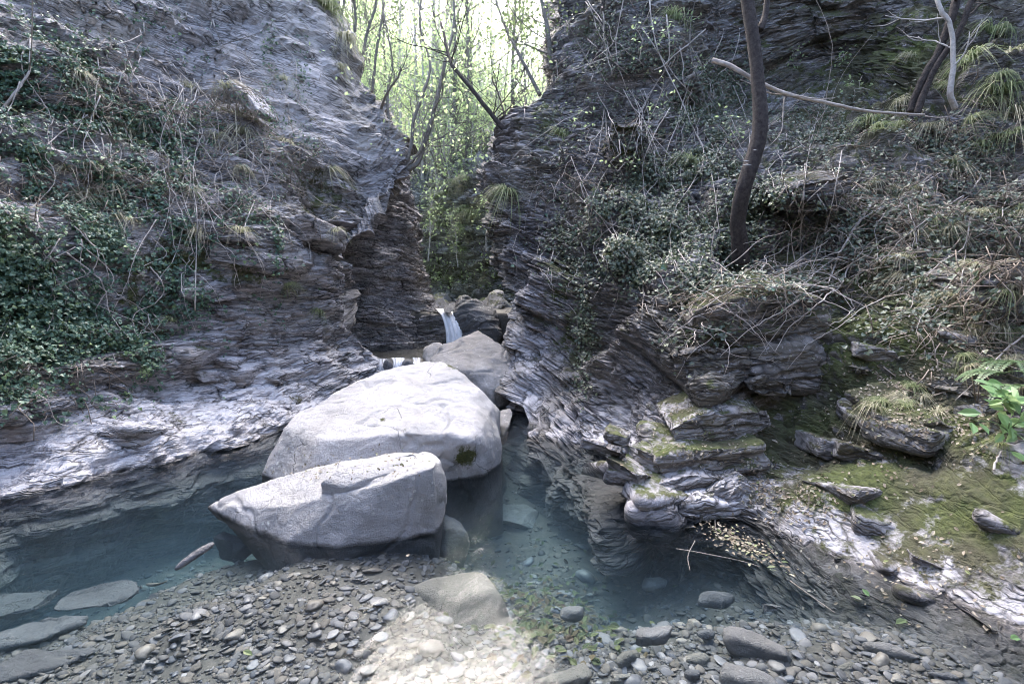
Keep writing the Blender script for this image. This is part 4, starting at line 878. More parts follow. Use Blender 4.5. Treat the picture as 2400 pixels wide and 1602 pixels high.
fallen([(760, 480, 20, 25, 1), (690, 425, 50, 20, .7), (700, 455, 50, 10, 1), (800, 500, 40, 20, .8), (930, 390, 60, 40, .8), (960, 430, 50, 30, .6), (900, 300, 60, 40, .7), (900, 570, 90, 50, .12), (870, 420, 60, 60, .5)], 3600, 'small fallen tan leaves strewn on the right slope and ledges')
fallen([(330, 470, 60, 12, 1), (400, 455, 25, 8, .5)], 260, 'scraps of dry leaf on top of the wedge boulder', .02)
# leaves sunk on the pool floor
x = rng.normal(550, 40, 620); y = rng.normal(550, 34, 620); P = on(x, y, 0); P = P[bed_z(P[:, 0], P[:, 1]) < -.1]; P[:, 2] = bed_z(P[:, 0], P[:, 1]) + .03
M_sunkleaf = leaf_mat('sunken_leaf', [(0, (.025, .04, .01)), (.5, (.06, .07, .02)), (1, (.06, .035, .018))], .8, .0)
tag(obj('sunken_leaves', leaf_mesh('sunken_leaves', P, unit(np.array([0, 0, 1.]) + rng.normal(0, .3, P.shape)), .055, M_sunkleaf, 'oval')), 'green and brown leaves sunk on the floor of the clear pool', None, None, 'stuff')

# ------------------------------------------------------------------ hanging stems
def wall_path(pp, n=26, off=.06, jit=1.5, sm=5):
    q = cr(np.array([(a, b, 0) for a, b in pp], float), n)[:, :2]
    q = q + np.cumsum(rng.normal(0, jit * .5, q.shape), 0) * np.sin(np.linspace(0, math.pi, n))[:, None]
    P, Nn, ok = hit(q[:, 0], q[:, 1])
    if not ok.all(): return None
    d = np.linalg.norm(P - CAM, axis=1); k = np.ones(sm) / sm
    dm = np.minimum(np.convolve(np.pad(d, sm // 2, 'edge'), k, 'valid'), d + .02) - off
    dd = ray(q[:, 0], q[:, 1]); dd /= np.linalg.norm(dd, axis=1)[:, None]
    return CAM + dd * dm[:, None]
def vine(pp, r, lab, grp, mat=None, off=.06, jit=1.5, leaf=0, lmat=None, name='vine', cat='vine', forks=0):
    P = wall_path(pp, 28, off, jit)
    if P is None: return
    o = empty(name, P[0]); tag(o, lab, cat, grp); P = P - P[0]
    mb = MB(); r = max(r * random.uniform(.5, .8), .00075 * np.linalg.norm(P.mean(0) + o.location - CAM)) ; mb.tube(P, np.linspace(r * 1.25, r * .35, len(P)), 5)
    L = np.linalg.norm(P[-1] - P[0])
    for f in range(forks):
        i = random.randrange(5, 24); d = unit(P[i] - P[i - 3]) + rng.normal(0, .55, 3); d[1] -= .15; q = [P[i]]
        for s_ in range(7): d = unit(d + rng.normal(0, .22, 3) + [0, 0, .03]); q.append(q[-1] + d * L * random.uniform(.03, .07))
        mb.tube(cr(q, 12), np.linspace(r * .55, r * .2, 12), 4)
    obj('stem', mb.build('stem', mat or M_vine), o)
    if leaf:
        i = rng.integers(0, len(P), leaf); Q = P[i] + rng.normal(0, .035, (leaf, 3))
        obj('leaves', leaf_mesh('leaves', Q, unit(rng.normal(size=(leaf, 3)) + [0, -.6, .6]), .045 * rng.uniform(.6, 1.3, leaf), lmat or M_ivy), o)
    return o
def rand_vines(n, box, lng, slant, r, lab, grp, leafy=0, off=.08, mat=None):
    x0, y0, x1, y1 = box
    for i in range(n):
        x, y = random.uniform(x0, x1), random.uniform(y0, y1); l = random.uniform(*lng); sx = random.gauss(slant, .5); a = random.uniform(-22, 22)
        vine([(x, y), (x + sx * l * .35 + a, y + l * .33), (x + sx * l * .7 - a * .5, y + l * .68), (x + sx * l, y + l)], r * random.uniform(.7, 1.5), lab, grp, mat, off * random.uniform(.6, 1.8), random.choice([1.2, 2.4, 3.4]), leafy if random.random() < .35 else 0)
rand_vines(44, (10, -20, 230, 130), (60, 170), .4, .007, 'thin pale creeper stem trailing over dark ivy high on the left cliff', 'creeper stems high on the left cliff')
rand_vines(24, (150, 90, 290, 230), (50, 140), .12, .006, 'thin pale creeper stem hanging down bare strata of the left cliff', 'creeper stems over the left strata', 14)
rand_vines(22, (0, 210, 160, 330), (50, 120), .1, .006, 'thin pale creeper stem hanging before the lower left ivy', 'creeper stems by the lower left ivy', 12)
rand_vines(30, (560, -20, 740, 120), (70, 190), .12, .008, 'slender pale stem hanging among the ivy left of the large trunk', 'stems left of the large trunk')
rand_vines(24, (540, 120, 700, 260), (40, 120), .15, .006, 'fine creeper stem trailing down the ivy bank of the right cliff', 'creeper stems on the right ivy bank', 12)
rand_vines(22, (790, 150, 1010, 300), (40, 100), -.6, .006, 'fine pale rootlike stem slanting down the mossy right slope', 'slanting stems on the right slope')
rand_vines(7, (770, 130, 860, 200), (60, 130), -.15, .005, 'thin stem dangling in front of the dark cave', 'stems dangling at the cave')
for pp, r, lab, fk in [
    ([(0, 113), (14, 92), (27, 74), (30, 40), (36, -20)], .018, 'grey sapling leaning up the far left edge', 4),
    ([(185, 100), (205, 72), (222, 42), (246, 5), (262, -20)], .022, 'dark bare sapling leaning out over the left cliff ledge', 5),
    ([(212, 95), (216, 70), (221, 45), (218, 30)], .012, 'short black twisted stem beside the leaning sapling', 2),
    ([(190, 145), (205, 147), (225, 138), (240, 125)], .008, 'forked pale twig jutting from the left cliff', 3),
    ([(195, 310), (196, 230), (192, 180), (197, 140), (202, 120)], .008, 'long upright bare stem crossing the left strata', 4),
    ([(0, 388), (30, 390), (50, 402), (60, 422), (75, 428)], .009, 'arched dry stem under the left ivy bush', 1),
    ([(648, -20), (655, 40), (680, 100), (710, 170), (720, 235)], .014, 'tall straight pale stem crossing the ivy left of the large trunk', 3),
    ([(625, -10), (615, 60), (640, 120), (660, 175)], .010, 'pale arching stem with spreading twigs on the right cliff', 7),
    ([(700, -20), (690, 40), (705, 110), (700, 210)], .012, 'thin dark upright stem left of the large trunk', 2),
    ([(556, 60), (565, 130), (580, 170), (605, 220), (640, 270)], .012, 'long slanting stem on the edge of the right cliff', 4),
    ([(566, 20), (600, 90), (610, 160), (625, 205)], .011, 'leaning brown stem above the mossy rounded knob', 4),
    ([(530, 155), (545, 165), (575, 190), (600, 215), (625, 240)], .010, 'bare runner creeping down from the bent gorge tree', 3),
    ([(800, 240), (806, 170), (815, 120), (830, 80)], .009, 'thin curved stem rising beside the cave slab', 4),
    ([(842, 150), (832, 200), (815, 255), (800, 290)], .010, 'straight slanting stem below the large grass tuft', 2),
    ([(800, 272), (802, 210), (795, 170)], .008, 'upright pale stem before the dark cave', 4),
    ([(870, 205), (850, 235), (835, 262), (828, 285)], .018, 'pale broken branch lying on the right slope above the mossy block', 1),
    ([(1024, 335), (1000, 355), (975, 380), (955, 400)], .008, 'long grey twig leaning at the right edge', 1),
    ([(960, 300), (966, 260), (972, 215)], .006, 'thin upright dead stalk on the right slope', 1),
    ([(994, 470), (998, 458), (1002, 450)], .010, 'short pale stub stuck in the right slope', 0),
    ([(734, 286), (780, 289), (820, 288), (850, 286)], .012, 'pale dead branch lying along the mossy block', 2),
    ([(640, 220), (670, 210), (700, 205), (725, 198)], .010, 'dead branch lying across the ivy bank', 1)]:
    vine(pp, r, lab, None, M_bark2 if 'dark' in lab or 'brown' in lab or 'black' in lab else M_vine, .12, 1.0, 0, None, 'bare_sapling', 'sapling', fk)
# leafy sprigs on the stems of the right cliff
for (x, y) in [(640, 60), (660, 30), (615, 95), (650, 125), (690, 20), (735, 150), (620, 140), (585, 140), (700, 70), (870, 90), (845, 60), (795, 60)]:
    P, Nn, ok = hit([x], [y]); 
    if not ok[0]: continue
    Q = P[0] + unit(CAM - P[0]) * .35; mb = MB(); q = np.cumsum(np.vstack([[0, 0, 0], rng.normal(0, .07, (6, 3)) + [0, -.02, .04]]), 0); mb.tube(q, np.linspace(.006, .003, 7), 4)
    o = empty('sprig', Q); tag(o, 'small sprig of fresh light green leaves before the dark right cliff', 'sprig', 'light green sprigs on the right cliff'); obj('stem', mb.build('stem', M_vine), o)
    l = q[rng.integers(1, 7, 22)] + rng.normal(0, .07, (22, 3)); obj('leaves', leaf_mesh('leaves', l, unit(rng.normal(size=(22, 3)) + [0, -.4, 1]), .055, M_lime, 'oval'), o)
# a thicket of thin interwoven shoots above the mossy block
for i in range(36):
    x, y = random.uniform(700, 850), random.uniform(262, 292); P, Nn, ok = hit([x], [y]); P = P[0] + [0, -.05, .02]
    d = unit(np.array([random.gauss(0, 1), random.gauss(-.3, .4), random.uniform(.1, .6)])); q = [0 * P]
    for s_ in range(8): d = unit(d + rng.normal(0, .2, 3) + [0, 0, -.13]); q.append(q[-1] + d * random.uniform(.05, .11))
    mb = MB(); mb.tube(cr(q, 16), np.linspace(.0055, .0015, 16), 4)
    o = obj('bare_shoot', mb.build('bare_shoot', M_vine), None, P); tag(o, 'thin curling bare shoot in the thicket on the mossy block', 'shoot', 'bare shoots on the mossy block')
for i in range(26):
    x, y = random.uniform(672, 735), random.uniform(308, 350); P, Nn, ok = hit([x], [y]); P = P[0] + [0, -.05, .02]
    d = unit(np.array([random.gauss(.2, 1), random.gauss(-.5, .4), random.uniform(-.6, .5)])); q = [0 * P]
    for s_ in range(8): d = unit(d + rng.normal(0, .22, 3) + [0, 0, -.08]); q.append(q[-1] + d * random.uniform(.03, .075))
    mb = MB(); mb.tube(cr(q, 16), np.linspace(.0045, .0012, 16), 4)
    o = obj('bare_shoot', mb.build('bare_shoot', M_vine), None, P); tag(o, 'thin pale bare shoot hanging left of the mossy block', 'shoot', 'bare shoots left of the mossy block')

# ------------------------------------------------------------------ grass tufts, ferns, leafy plants
def tuft_mesh(name, n, h, droop, mat, seed):
    g = np.random.default_rng(seed); V = []; Q = []; k = 0
    for i in range(n):
        a = g.uniform(0, 6.283); l = h * g.uniform(.5, 1.1); lean = g.uniform(.15, 1.0); w_ = .0035 + .003 * g.random()
        d = np.array([math.cos(a), math.sin(a), 0]); sd = np.array([-d[1], d[0], 0]); b = d * g.uniform(0, .05) + sd * g.normal(0, .03)
        for s_ in range(6):
            t = s_ / 5; p = b + d * l * (lean * t + .15 * t * t) + np.array([0, 0, l * (1.0 * t - droop * t * t * (.6 + lean))])
            V += [p - sd * w_ * (1 - t * .9), p + sd * w_ * (1 - t * .9)]
            if s_: Q.append((k - 2, k - 1, k + 1, k)); 
            k += 2
    V = np.array(V); nb_ = len(Q) // n
    return mesh(name, V, [np.array(Q)], mat, fattrs={'rnd': np.repeat(g.random(n), nb_)}, smooth=True)
TG = [tuft_mesh('grass_tuft', 130, .42, .8, M_grass, 1), tuft_mesh('grass_tuft', 110, .40, 1.25, M_grass, 2), tuft_mesh('grass_tuft', 90, .42, 1.5, M_straw, 3), tuft_mesh('grass_tuft', 120, .45, 1.35, M_straw, 4),
      tuft_mesh('grass_tuft', 70, .36, 1.0, M_grass, 5), tuft_mesh('grass_tuft', 160, .46, 1.4, M_grass, 6), tuft_mesh('grass_tuft', 60, .50, 1.2, M_straw, 7), tuft_mesh('grass_tuft', 170, .38, 1.6, M_straw, 8)]
def tuft(x, y, s, k, lab, grp=None):
    P, Nn, ok = hit([x], [y])
    if not ok[0] or ('far cliff' in lab and P[0][1] < 14): return
    o = obj('grass_tuft', TG[k + random.choice([0, 4])], None, P[0] + Nn[0] * .02); s *= .15 * P[0][1]; o.scale = (s, s, s); o.rotation_euler = (random.gauss(.25, .1), random.gauss(0, .15), random.uniform(0, 6.28)); tag(o, lab, 'grass tuft', grp)
for x, y, s, k, lab in [(238, 122, 1.3, 2, 'straw coloured grass tuft hanging on the diagonal ledge of the left cliff'), (244, 132, 1.1, 3, 'lower half of the hanging straw grass on the left ledge'), (172, 320, .75, 0, 'round bright green grass tuft on the lower left strata'), (316, 310, .5, 1, 'tiny grass tuft near the left cliff nose'), (88, 190, .8, 2, 'dry pale grass tuft in the left ivy'), (290, 285, .45, 1, 'wispy grass tuft on the left strata'),
    (862, 122, 1.35, 3, 'big drooping grass tuft over the bare slab above the cave'), (873, 126, 1.2, 1, 'greener drooping grass beside the big tuft over the slab'), (955, 296, 1.0, 2, 'dry white grass tuft hanging under a ledge on the right slope'), (908, 408, .8, 0, 'green grass tuft with long blades on the right slope'), (690, 165, 1.0, 1, 'grass tuft in the ivy bank left of the large trunk'), (668, 162, .9, 3, 'pale grass tuft at the top of the ivy bank'), (672, 22, 1.1, 1, 'grass tuft near the top beside the pale stems'),
    (990, 35, 1.5, 1, 'tall grass tuft at the top right'), (1008, 60, 1.5, 3, 'bleached grass tuft at the right edge top'), (975, 62, 1.4, 1, 'arching grass tuft right of the pale trunk'), (1000, 92, 1.6, 1, 'broad grassy tuft crowning the right slope'), (1016, 115, 1.4, 3, 'hanging straw grass below the broad grassy tuft'), (985, 108, 1.2, 0, 'green grass beside the foot of the pale trunk'),
    (519, 172, 1.3, 1, 'grass fringe on the nose of the right cliff'), (508, 192, 1.1, 1, 'drooping grass on the lower lip of the right cliff nose'), (545, 143, 1.2, 3, 'grass tuft on the ledge under the dark buttress'), (560, 138, 1.0, 1, 'small grass tuft along the dark buttress ledge'),
    (330, 12, 1.1, 1, 'grass tuft on the rim of the left cliff'), (345, 40, 1.1, 3, 'straw tuft drooping from the left cliff rim'), (318, 2, 1.1, 1, 'topmost grass tuft on the left cliff rim'), (1010, 335, .7, 1, 'short grass patch at the right edge'), (985, 320, .6, 1, 'thin grass beside the ferns'), (1000, 445, .7, 1, 'grass hanging below the broad leafed plant')]:
    tuft(x, y, s, k, lab)
for i in range(44):
    tuft(random.uniform(430, 505), random.uniform(165, 282), random.uniform(.3, .6), random.choice([1, 1, 3, 0]), 'pale grass tuft clinging to the dark far cliff', 'grass tufts on the far cliff')
for i in range(60):
    tuft(random.uniform(870, 1024), random.uniform(60, 420), random.uniform(.5, 1.0), random.choice([1, 2, 3]), 'sparse grass tuft growing on the mossy right slope', 'grass tufts on the right slope')
for i in range(30):
    tuft(random.uniform(60, 340), random.uniform(60, 240), random.uniform(.5, .9), random.choice([2, 3]), 'small straw tuft on the shelves of the left cliff', 'straw tufts on the left cliff')
def fern(x, y, s, lab):
    P, Nn, ok = hit([x], [y]); o = empty('fern', P[0] + unit(CAM - P[0]) * .05); tag(o, lab, 'fern', 'ferns at the right edge')
    for f in range(6):
        a = random.uniform(2.4, 5.6) if f else 3.6; d = np.array([math.cos(a) * .8, math.sin(a) * .6, .55]); q = [np.zeros(3)]
        for k in range(14): d = unit(d + [0, 0, -.11]); q.append(q[-1] + d * s * .035)
        q = np.array(q); mb = MB(); mb.tube(q, np.linspace(.003, .001, 15), 3); fr = obj('frond', mb.build('frond', M_fern), o)
        Pq, Nq, up = [], [], []
        T = unit(np.gradient(q, axis=0)); sd = unit(np.cross(T, [0, 0, 1])); nn = np.cross(sd, T)
        V = []; F = []
        for k in range(2, 15):
            for sg in (-1, 1):
                l = s * .14 * math.sin(min(1, (k + 1) / 6) * 1.57) * (1 - k / 17); b = len(V); t = unit(sd[k] * sg + T[k] * .4); V += [q[k] - T[k] * .006, q[k] + t * l * .5 + T[k] * .012, q[k] + t * l, q[k] + t * l * .5 - T[k] * .012]; F.append((b, b + 1, b + 2, b + 3))
        obj('leaflets', mesh('leaflets', V, [np.array(F)], M_fern, fattrs={'rnd': rng.random(len(F))}), fr)
for x, y, s in [(1002, 375, .55), (1016, 364, .65), (1020, 388, .6)]: fern(x, y, s, 'feathery green fern at the right edge above the broad leafed plant')
def plant(x, y, n, size, lab, mat=None):
    P, Nn, ok = hit([x], [y]); o = empty('leafy_plant', P[0] + unit(CAM - P[0]) * .06); tag(o, lab, 'plant')
    mb = MB(); tips = []
    for k in range(5):
        d = unit(np.array([random.gauss(-.2, .5), random.gauss(-.4, .3), random.uniform(-.2, .9)])); q = np.array([d * t * size * 3 + [0, 0, -.5 * t * t * size * 2] for t in np.linspace(0, 1, 8)]); mb.tube(q, np.linspace(.004, .002, 8), 4); tips.append(q)
    obj('stem', mb.build('stem', M_fern), o); T = np.vstack(tips)[rng.integers(0, 40, n)] + rng.normal(0, size * .35, (n, 3))
    obj('leaves', leaf_mesh('leaves', T, unit(rng.normal(0, .4, (n, 3)) + [-.1, -.7, .8]), size * rng.uniform(.7, 1.2, n), mat or M_plant, 'oval'), o)
plant(1012, 410, 34, .10, 'plant with broad pale green leaves at the right edge')
plant(1010, 432, 14, .09, 'small plant with heart shaped leaves under the broad leafed one')
plant(54, 273, 12, .10, 'sprout of bright yellow green leaves above the left ivy bush', M_lime)
plant(146, 370, 60, .035, 'bright green creeper sprays hanging below the left ivy', M_lime)

# ------------------------------------------------------------------ fallen leaves one can point to, and the raft of leaves
def one_leaf(x, y, z, size, mat, lab, up=None):
    P = on(x, y, z) if z is not None else hit([x], [y])[0][0] + [0, -.01, .015]
    V, Q, r = leaves(np.zeros((1, 3)), np.array([[random.gauss(0, .15), random.gauss(-.2, .15), 1]]), size, 'oval'); V = V * [1.0, .85, 1]
    tag(obj('fallen_leaf', mesh('fallen_leaf', V, [Q], mat, fattrs={'rnd': r}, smooth=False), None, P), lab, 'leaf')
for x, y, z, s_, m, lab in [(776, 566, .01, .05, M_lime, 'bright green leaf floating at the tip of the leaf raft'), (781, 561, .012, .04, M_lime, 'smaller green leaf touching the bright one by the raft'), (861, 601, None, .06, M_lime, 'green leaf on the wet rock foot above the shale'), (868, 597, None, .05, M_plant, 'paler leaf lying against the green leaf on the wet rock'), (905, 620, None, .07, M_lime, 'green leaf half in the water near the cliff foot'), (750, 562, .01, .04, M_litter, 'pale round leaf floating under the raft'),
    (833, 589, None, .035, M_litter, 'round cream leaf on the wet ledge'), (795, 576, .012, .035, M_litter, 'small cream leaf on the dark water edge'), (985, 632, None, .06, M_litter, 'large pale leaf on the white scoured rock'), (1008, 640, None, .06, M_plant, 'pale greenish leaf at the right edge of the scoured rock'), (408, 556, .045, .04, M_litter, 'dry leaf resting on the brown drowned boulder'), (770, 440, None, .06, M_litter, 'rust coloured curled leaf in the cleft of the right cliff'), (243, 650, .04, .05, M_lime, 'sprig of bright green moss leaf on the gravel')]:
    one_leaf(x, y, z, s_, m, lab)
q = np.array([(random.gauss(0, 1), random.gauss(0, 1)) for _ in range(420)]) * .42; x = 742 + q[:, 0] * 46; y = 544 + q[:, 0] * 20 + q[:, 1] * 13; P = on(x, y, .008); P[:, 2] += rng.random(420) * .02
tag(obj('leaf_litter', leaf_mesh('leaf_litter', P, unit(np.array([0, 0, 1.]) + rng.normal(0, .3, P.shape)), .022 * rng.uniform(.6, 1.5, 420), M_raft, 'oval')), 'raft of dead leaves floating against the foot of the right cliff', None, None, 'stuff')
for pp, lab in [([(676, 548), (700, 552), (740, 560), (760, 566)], 'long thin twig floating along the leaf raft'), ([(715, 519), (716, 530), (722, 540)], 'pale peg of wood standing at the head of the leaf raft'), ([(695, 540), (688, 555), (690, 570)], 'bent twig dipping in water left of the raft'), ([(790, 580), (815, 598), (835, 612)], 'fine twig lying at the water edge below the raft')]:
    P = on([a for a, b in pp], [b for a, b in pp], .02); mb = MB(); mb.tube(cr(P, 12), np.linspace(.0035, .002, 12), 5); tag(obj('twig', mb.build('twig', M_bark2)), lab, 'twig')

# ------------------------------------------------------------------ trees
def limb(mb, P, r0, r1, k=8, n=40, wob=.0):
    P = cr(P, n); P = P + np.cumsum(rng.normal(0, wob, P.shape), 0) * np.linspace(0, 1, n)[:, None]
    mb.tube(P, np.linspace(r0, r1, n) * (1 + .05 * np.interp(np.arange(n), np.linspace(0, n, 9), rng.normal(0, 1, 9))), k); return P
def twigs(mb, P, r, n, lng, lo=.3, up=.25, depth=1, tips=None):
    for i in range(n):
        j = int(len(P) * random.uniform(lo, .98)); j = min(max(j, 1), len(P) - 1)
        d = unit(unit(P[j] - P[j - 1]) * .6 + rng.normal(0, .6, 3) + [0, 0, up]); q = [P[j]]; l = lng * random.uniform(.5, 1.2)
        for s_ in range(7): d = unit(d + rng.normal(0, .16, 3) + [0, 0, .05]); q.append(q[-1] + d * l / 7)
        q = cr(q, 12); mb.tube(q, np.linspace(r, r * .3, 12), 4)
        if tips is not None: tips += list(q[6:])
        if depth > 0: twigs(mb, q, r * .5, 3, lng * .5, .3, up, depth - 1, tips)
def tree(name, lab, stems, mat, grp=None, tw=6, tl=1.0, leaf=0, lmat=None, lsize=.07, depth=1, spread=.18, lo=.35):
    base = at(*stems[0][0][0]); o = empty(name, base); tag(o, lab, 'tree', grp); mb = MB(); bm_ = MB(); tips = []
    for pp, r0, r1 in stems:
        P = limb(mb, np.array([at(*p) for p in pp]) - base, r0, r1, 8, 50, .006)
        if tw: twigs(mb, P, r1 * .55, tw, tl, lo, .25, depth, tips)
    obj('trunk', mb.build('trunk', mat), o)
    if leaf:
        T = np.array(tips); T = T[rng.integers(0, len(T), leaf)] + rng.normal(0, spread, (leaf, 3))
        obj('leaves', leaf_mesh('leaves', T, unit(rng.normal(size=(leaf, 3)) + [0, 0, .8]), lsize * rng.uniform(.6, 1.3, leaf), lmat, 'oval'), o)
    return o
def lift(pp, dy=-.0): return pp
# the large trunk on the right
o = empty('tree', at(740, 250, 5.35)); tag(o, 'tall dark leaning trunk growing from the ivy on the right cliff', 'tree'); b0 = at(740, 250, 5.35); mb = MB()
P = limb(mb, np.array([at(741, 262, 5.35), at(739, 235, 5.25), at(738, 218, 5.2), at(744, 187, 5.1), at(755, 153, 5.1), at(761, 122, 5.1), at(759, 87, 5.15), at(755, 44, 5.2), at(748, 0, 5.25), at(740, -60, 5.3), at(730, -220, 5.5)]) - b0, .078, .055, 14, 90, .002)
obj('trunk', mb.build('trunk', M_bark), o); mb = MB(); limb(mb, np.array([at(760, 30, 5.2), at(766, 10, 5.25), at(770, -40, 5.3)]) - b0, .035, .02); obj('branch', mb.build('branch', M_bark), o)
for k, (x, y, s_) in enumerate([(746, 161, .035), (747, 165, .05), (755, 150, .025)]):
    mb = MB(); th = np.linspace(0, math.pi, 9); c = at(x, y, 4.98) - b0
    V = np.vstack([[0, .05, 0], np.stack([np.cos(th), -np.sin(th) * .8, -.2 * np.sin(th)], 1), [0, .05, .3]]) * s_ + c
    mb.add(V, None, [(0, i, i + 1) for i in range(1, 9)] + [(10, i + 1, i) for i in range(1, 9)]); obj('bracket_fungus', mb.build('bracket_fungus', M_bark3), o)
mb = MB(); b0 = at(715, 61, 5.5); P = np.array([at(712, 60, 5.5), at(730, 66, 5.45), at(750, 78, 5.4), at(785, 95, 5.45), at(828, 105, 5.6), at(872, 113, 5.7), at(925, 116, 5.85)]) - b0
limb(mb, P, .025, .012, 8, 40, .003); o = empty('fallen_branch', b0); tag(o, 'long pale fallen branch lying behind the large trunk', 'branch'); twigs(mb, P, .008, 5, .5, .2, .1, 0); obj('stem', mb.build('stem', M_vine), o)
tree('tree', 'brown trunk with two leaning stems at the top right', [([(912, 112, 6.1), (915, 100, 6.1), (924, 78, 6.05), (941, 44, 6.0), (957, 0, 6.0), (985, -80, 6.2), (1010, -200, 6.6)], .052, .036), ([(917, 114, 6.0), (922, 98, 6.0), (937, 65, 5.95), (959, 35, 5.9), (976, 0, 5.9), (1010, -70, 6.1), (1040, -180, 6.4)], .038, .026)], M_bark, None, 4, .8)
tree('tree', 'slim crooked white barked trunk beside the two leaning stems', [([(955, 108, 5.9), (950, 92, 5.85), (952, 65, 5.85), (950, 26, 5.85), (937, 0, 5.9), (925, -60, 6.1)], .03, .02)], M_bark3, None, 3, .6)
# gorge mouth trees
tree('tree', 'many stemmed dark tree curving out from the left cliff into the gorge', [
    ([(400, 176, 10.2), (410, 168, 10.0), (419, 160, 10.0), (429, 131, 10.0), (438, 96, 10.1), (445, 61, 10.3), (451, 26, 10.6), (450, -30, 11)], .06, .02),
    ([(400, 176, 10.2), (407, 162, 10), (412, 140, 10), (414, 118, 10.1), (424, 90, 10.3), (430, 60, 10.6), (420, 20, 11), (425, -30, 11.4)], .045, .015),
    ([(398, 174, 10.3), (405, 168, 10), (418, 150, 9.9), (422, 132, 9.9)], .035, .012),
    ([(396, 172, 10.4), (392, 140, 10.4), (388, 100, 10.6), (392, 60, 10.8), (384, 10, 11.2)], .035, .012),
    ([(380, 112, 10.6), (386, 98, 10.2), (400, 78, 10.0), (402, 72, 10)], .03, .012)], M_bark2, None, 9, 1.6, 700, M_lime, .07, 1, .25)
tree('tree', 'bare dark tree leaning left across the gorge from the right cliff', [
    ([(531, 155, 8.6), (522, 147, 8.5), (516, 142, 8.4), (497, 122, 8.4), (475, 94, 8.5), (455, 70, 8.7), (445, 55, 8.9), (436, 20, 9.4)], .055, .018),
    ([(516, 142, 8.4), (508, 130, 8.5), (500, 100, 8.9), (490, 70, 9.3)], .025, .01)], M_bark, None, 9, 1.3, 150, M_lime, .06, 1, .15)
for pp, lab, r, lf in [
    ([(552, 70, 9.2), (545, 20, 9.2), (530, -30, 9.4)], 'thin tree at the top of the dark right buttress, trunk hung with ivy', .05, 900),
    ([(540, 95, 9.0), (522, 60, 9.2), (505, 25, 9.6), (492, -20, 10)], 'slanting thin tree leaning left from the dark right buttress', .035, 500)]:
    tree('tree', lab, [(pp, r, r * .5)], M_bark2, None, 9, 1.5, lf, M_dkleaf, .075, 1, .22, .1)
for i, pp in enumerate([[(338, 28, 11.6), (340, 8, 11.6), (345, -30, 11.8)], [(350, 52, 11.4), (356, 25, 11.4), (352, -30, 11.6)], [(362, 70, 11.2), (366, 40, 11.2), (377, 0, 11.4), (380, -40, 11.5)], [(372, 92, 11), (378, 50, 11.2), (390, 0, 11.6)], [(345, 48, 11.3), (341, 20, 11.2), (350, -20, 11.3)]]):
    tree('sapling', 'slim grey sapling standing on the rim of the left cliff', [(pp, .035, .018)], M_bark2, 'saplings on the left cliff rim', 6, 1.3, 160, M_dkleaf, .07, 1, .2)
# woodland beyond: five kinds of slender tree, copied
def wood_tree(seed, h, nleaf, lmat, mat, lean, r=.13, ls=.115, sp=.28):
    random.seed(seed); o = empty('woodland_tree', (0, 0, -50)); mb = MB(); bb = MB(); tips = []
    P = limb(mb, np.array([[0, 0, 0], [lean * .2, 0, h * .3], [lean * .3, .2, h * .6], [lean, .1, h]]), r, r * .25, 7, 40, .012)
    twigs(mb, P, r * .23, 26, h * .2, .3, .35, 1, tips)
    obj('trunk', mb.build('trunk', mat), o)
    T = np.array(tips); T = T[rng.integers(0, len(T), nleaf)] + rng.normal(0, sp, (nleaf, 3))
    obj('crown', leaf_mesh('crown', T, unit(rng.normal(size=(nleaf, 3)) + [0, 0, 1.0]), ls * rng.uniform(.6, 1.4, nleaf), lmat, 'oval'), o)
    return o
WT = [wood_tree(1, 11, 4600, M_lime, M_bark2, .8), wood_tree(2, 13, 4200, M_lime2, M_bark3, -.6), wood_tree(3, 9, 3800, M_lime, M_bark3, 1.0), wood_tree(4, 12, 3600, M_lime2, M_bark2, -1.0), wood_tree(5, 7, 3600, M_lime, M_bark3, .4)]
WT.append(wood_tree(6, 17, 1400, M_lime2, M_bark3, .5)); WT.append(wood_tree(7, 16, 1400, M_lime, M_bark2, -.7)); WT.append(wood_tree(8, 2.6, 170, M_lime, M_bark3, .3, .025, .10, .16))
WL = ['leafy grey trunked tree with lime green crown on the slope beyond the gorge', 'pale trunked tree with yellowing crown on the slope beyond the gorge', 'low white stemmed tree with lime green crown on the slope beyond the gorge', 'tall grey tree with thin yellow green crown on the slope beyond the gorge', 'small pale bush tree with lime green crown on the slope beyond the gorge', 'very slender white trunk with few leaves rising high beyond the gorge', 'very slender grey trunk with few leaves rising high beyond the gorge', 'young lime green sapling rooted on the ledges of the far cliff']
used = set(); random.seed(9)
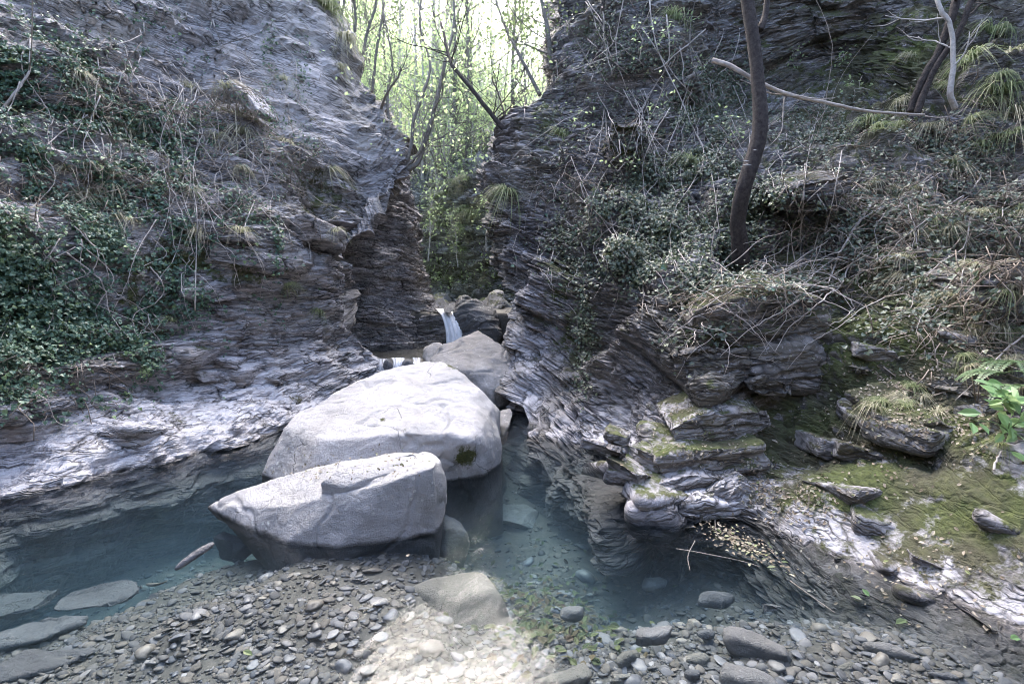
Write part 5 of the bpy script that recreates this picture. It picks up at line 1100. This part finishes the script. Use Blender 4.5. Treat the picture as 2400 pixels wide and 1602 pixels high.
def place_wood(k, x, y, z, s_=1.0):
    src = WT[k]
    if k in used:
        o = src.copy(); COL.objects.link(o)
        for c in [c for c in bpy.data.objects if c.parent == src]:
            d = c.copy(); COL.objects.link(d); d.parent = o
    else: o = src; used.add(k)
    o.location = (x, y, z); o.rotation_euler = (0, 0, random.uniform(0, 6.28)); o.scale = (s_, s_, s_ * random.uniform(.9, 1.1)); tag(o, WL[k], 'tree', 'saplings on the far cliff' if k == 7 else 'slender trunks beyond the gorge' if k > 4 else 'trees on the slope beyond the gorge')
for i in range(54):
    Y = 25 + 34 * (i / 54) ** 1.1; px = random.uniform(365, 545); x = (px - 512) / FPX * Y
    z = float(ground_z(np.array([x]), np.array([Y]))[0]) - .2
    place_wood(random.choice([0, 1, 2, 3, 4, 4]), x, Y, z, random.uniform(.6, 1.0) * (.75 if Y < 30 else 1.1))
for i in range(22):
    Y = random.uniform(20, 34); px = random.uniform(372, 540); x = (px - 512) / FPX * Y
    place_wood(random.choice([5, 6]), x, Y, float(ground_z(np.array([x]), np.array([Y]))[0]) - .2, random.uniform(.7, 1.0))
for pp, Y, k, s_ in [((428, 258), 17, 7, 1), ((458, 264), 17, 7, .7), ((486, 248), 16.4, 7, .9), ((447, 200), 18.8, 7, 1.1), ((470, 165), 20, 7, 1.3), ((445, 172), 20.5, 7, 1.5), ((492, 155), 19, 7, 1.3)]:
    p = at(pp[0], pp[1], Y); place_wood(k, p[0], p[1], p[2] - .1, s_)
# low bushes on the ledges around the upper stream
P, Nn, x, y = scatter([(440, 278, 30, 10, 1), (500, 272, 20, 14, .8), (430, 255, 12, 20, .8), (470, 165, 40, 14, 1), (425, 200, 10, 40, .6)], 1500, -.2)
ok = (P[:, 1] > 14); P, Nn = P[ok], Nn[ok]
tag(obj('undergrowth', leaf_mesh('undergrowth', P + rng.normal(0, .2, P.shape) + [0, 0, .1], unit(rng.normal(size=P.shape) + [0, 0, 1]), .12 * rng.uniform(.5, 1.4, len(P)), M_lime, 'oval')), 'low green undergrowth on the far cliff ledges', None, None, 'stuff')
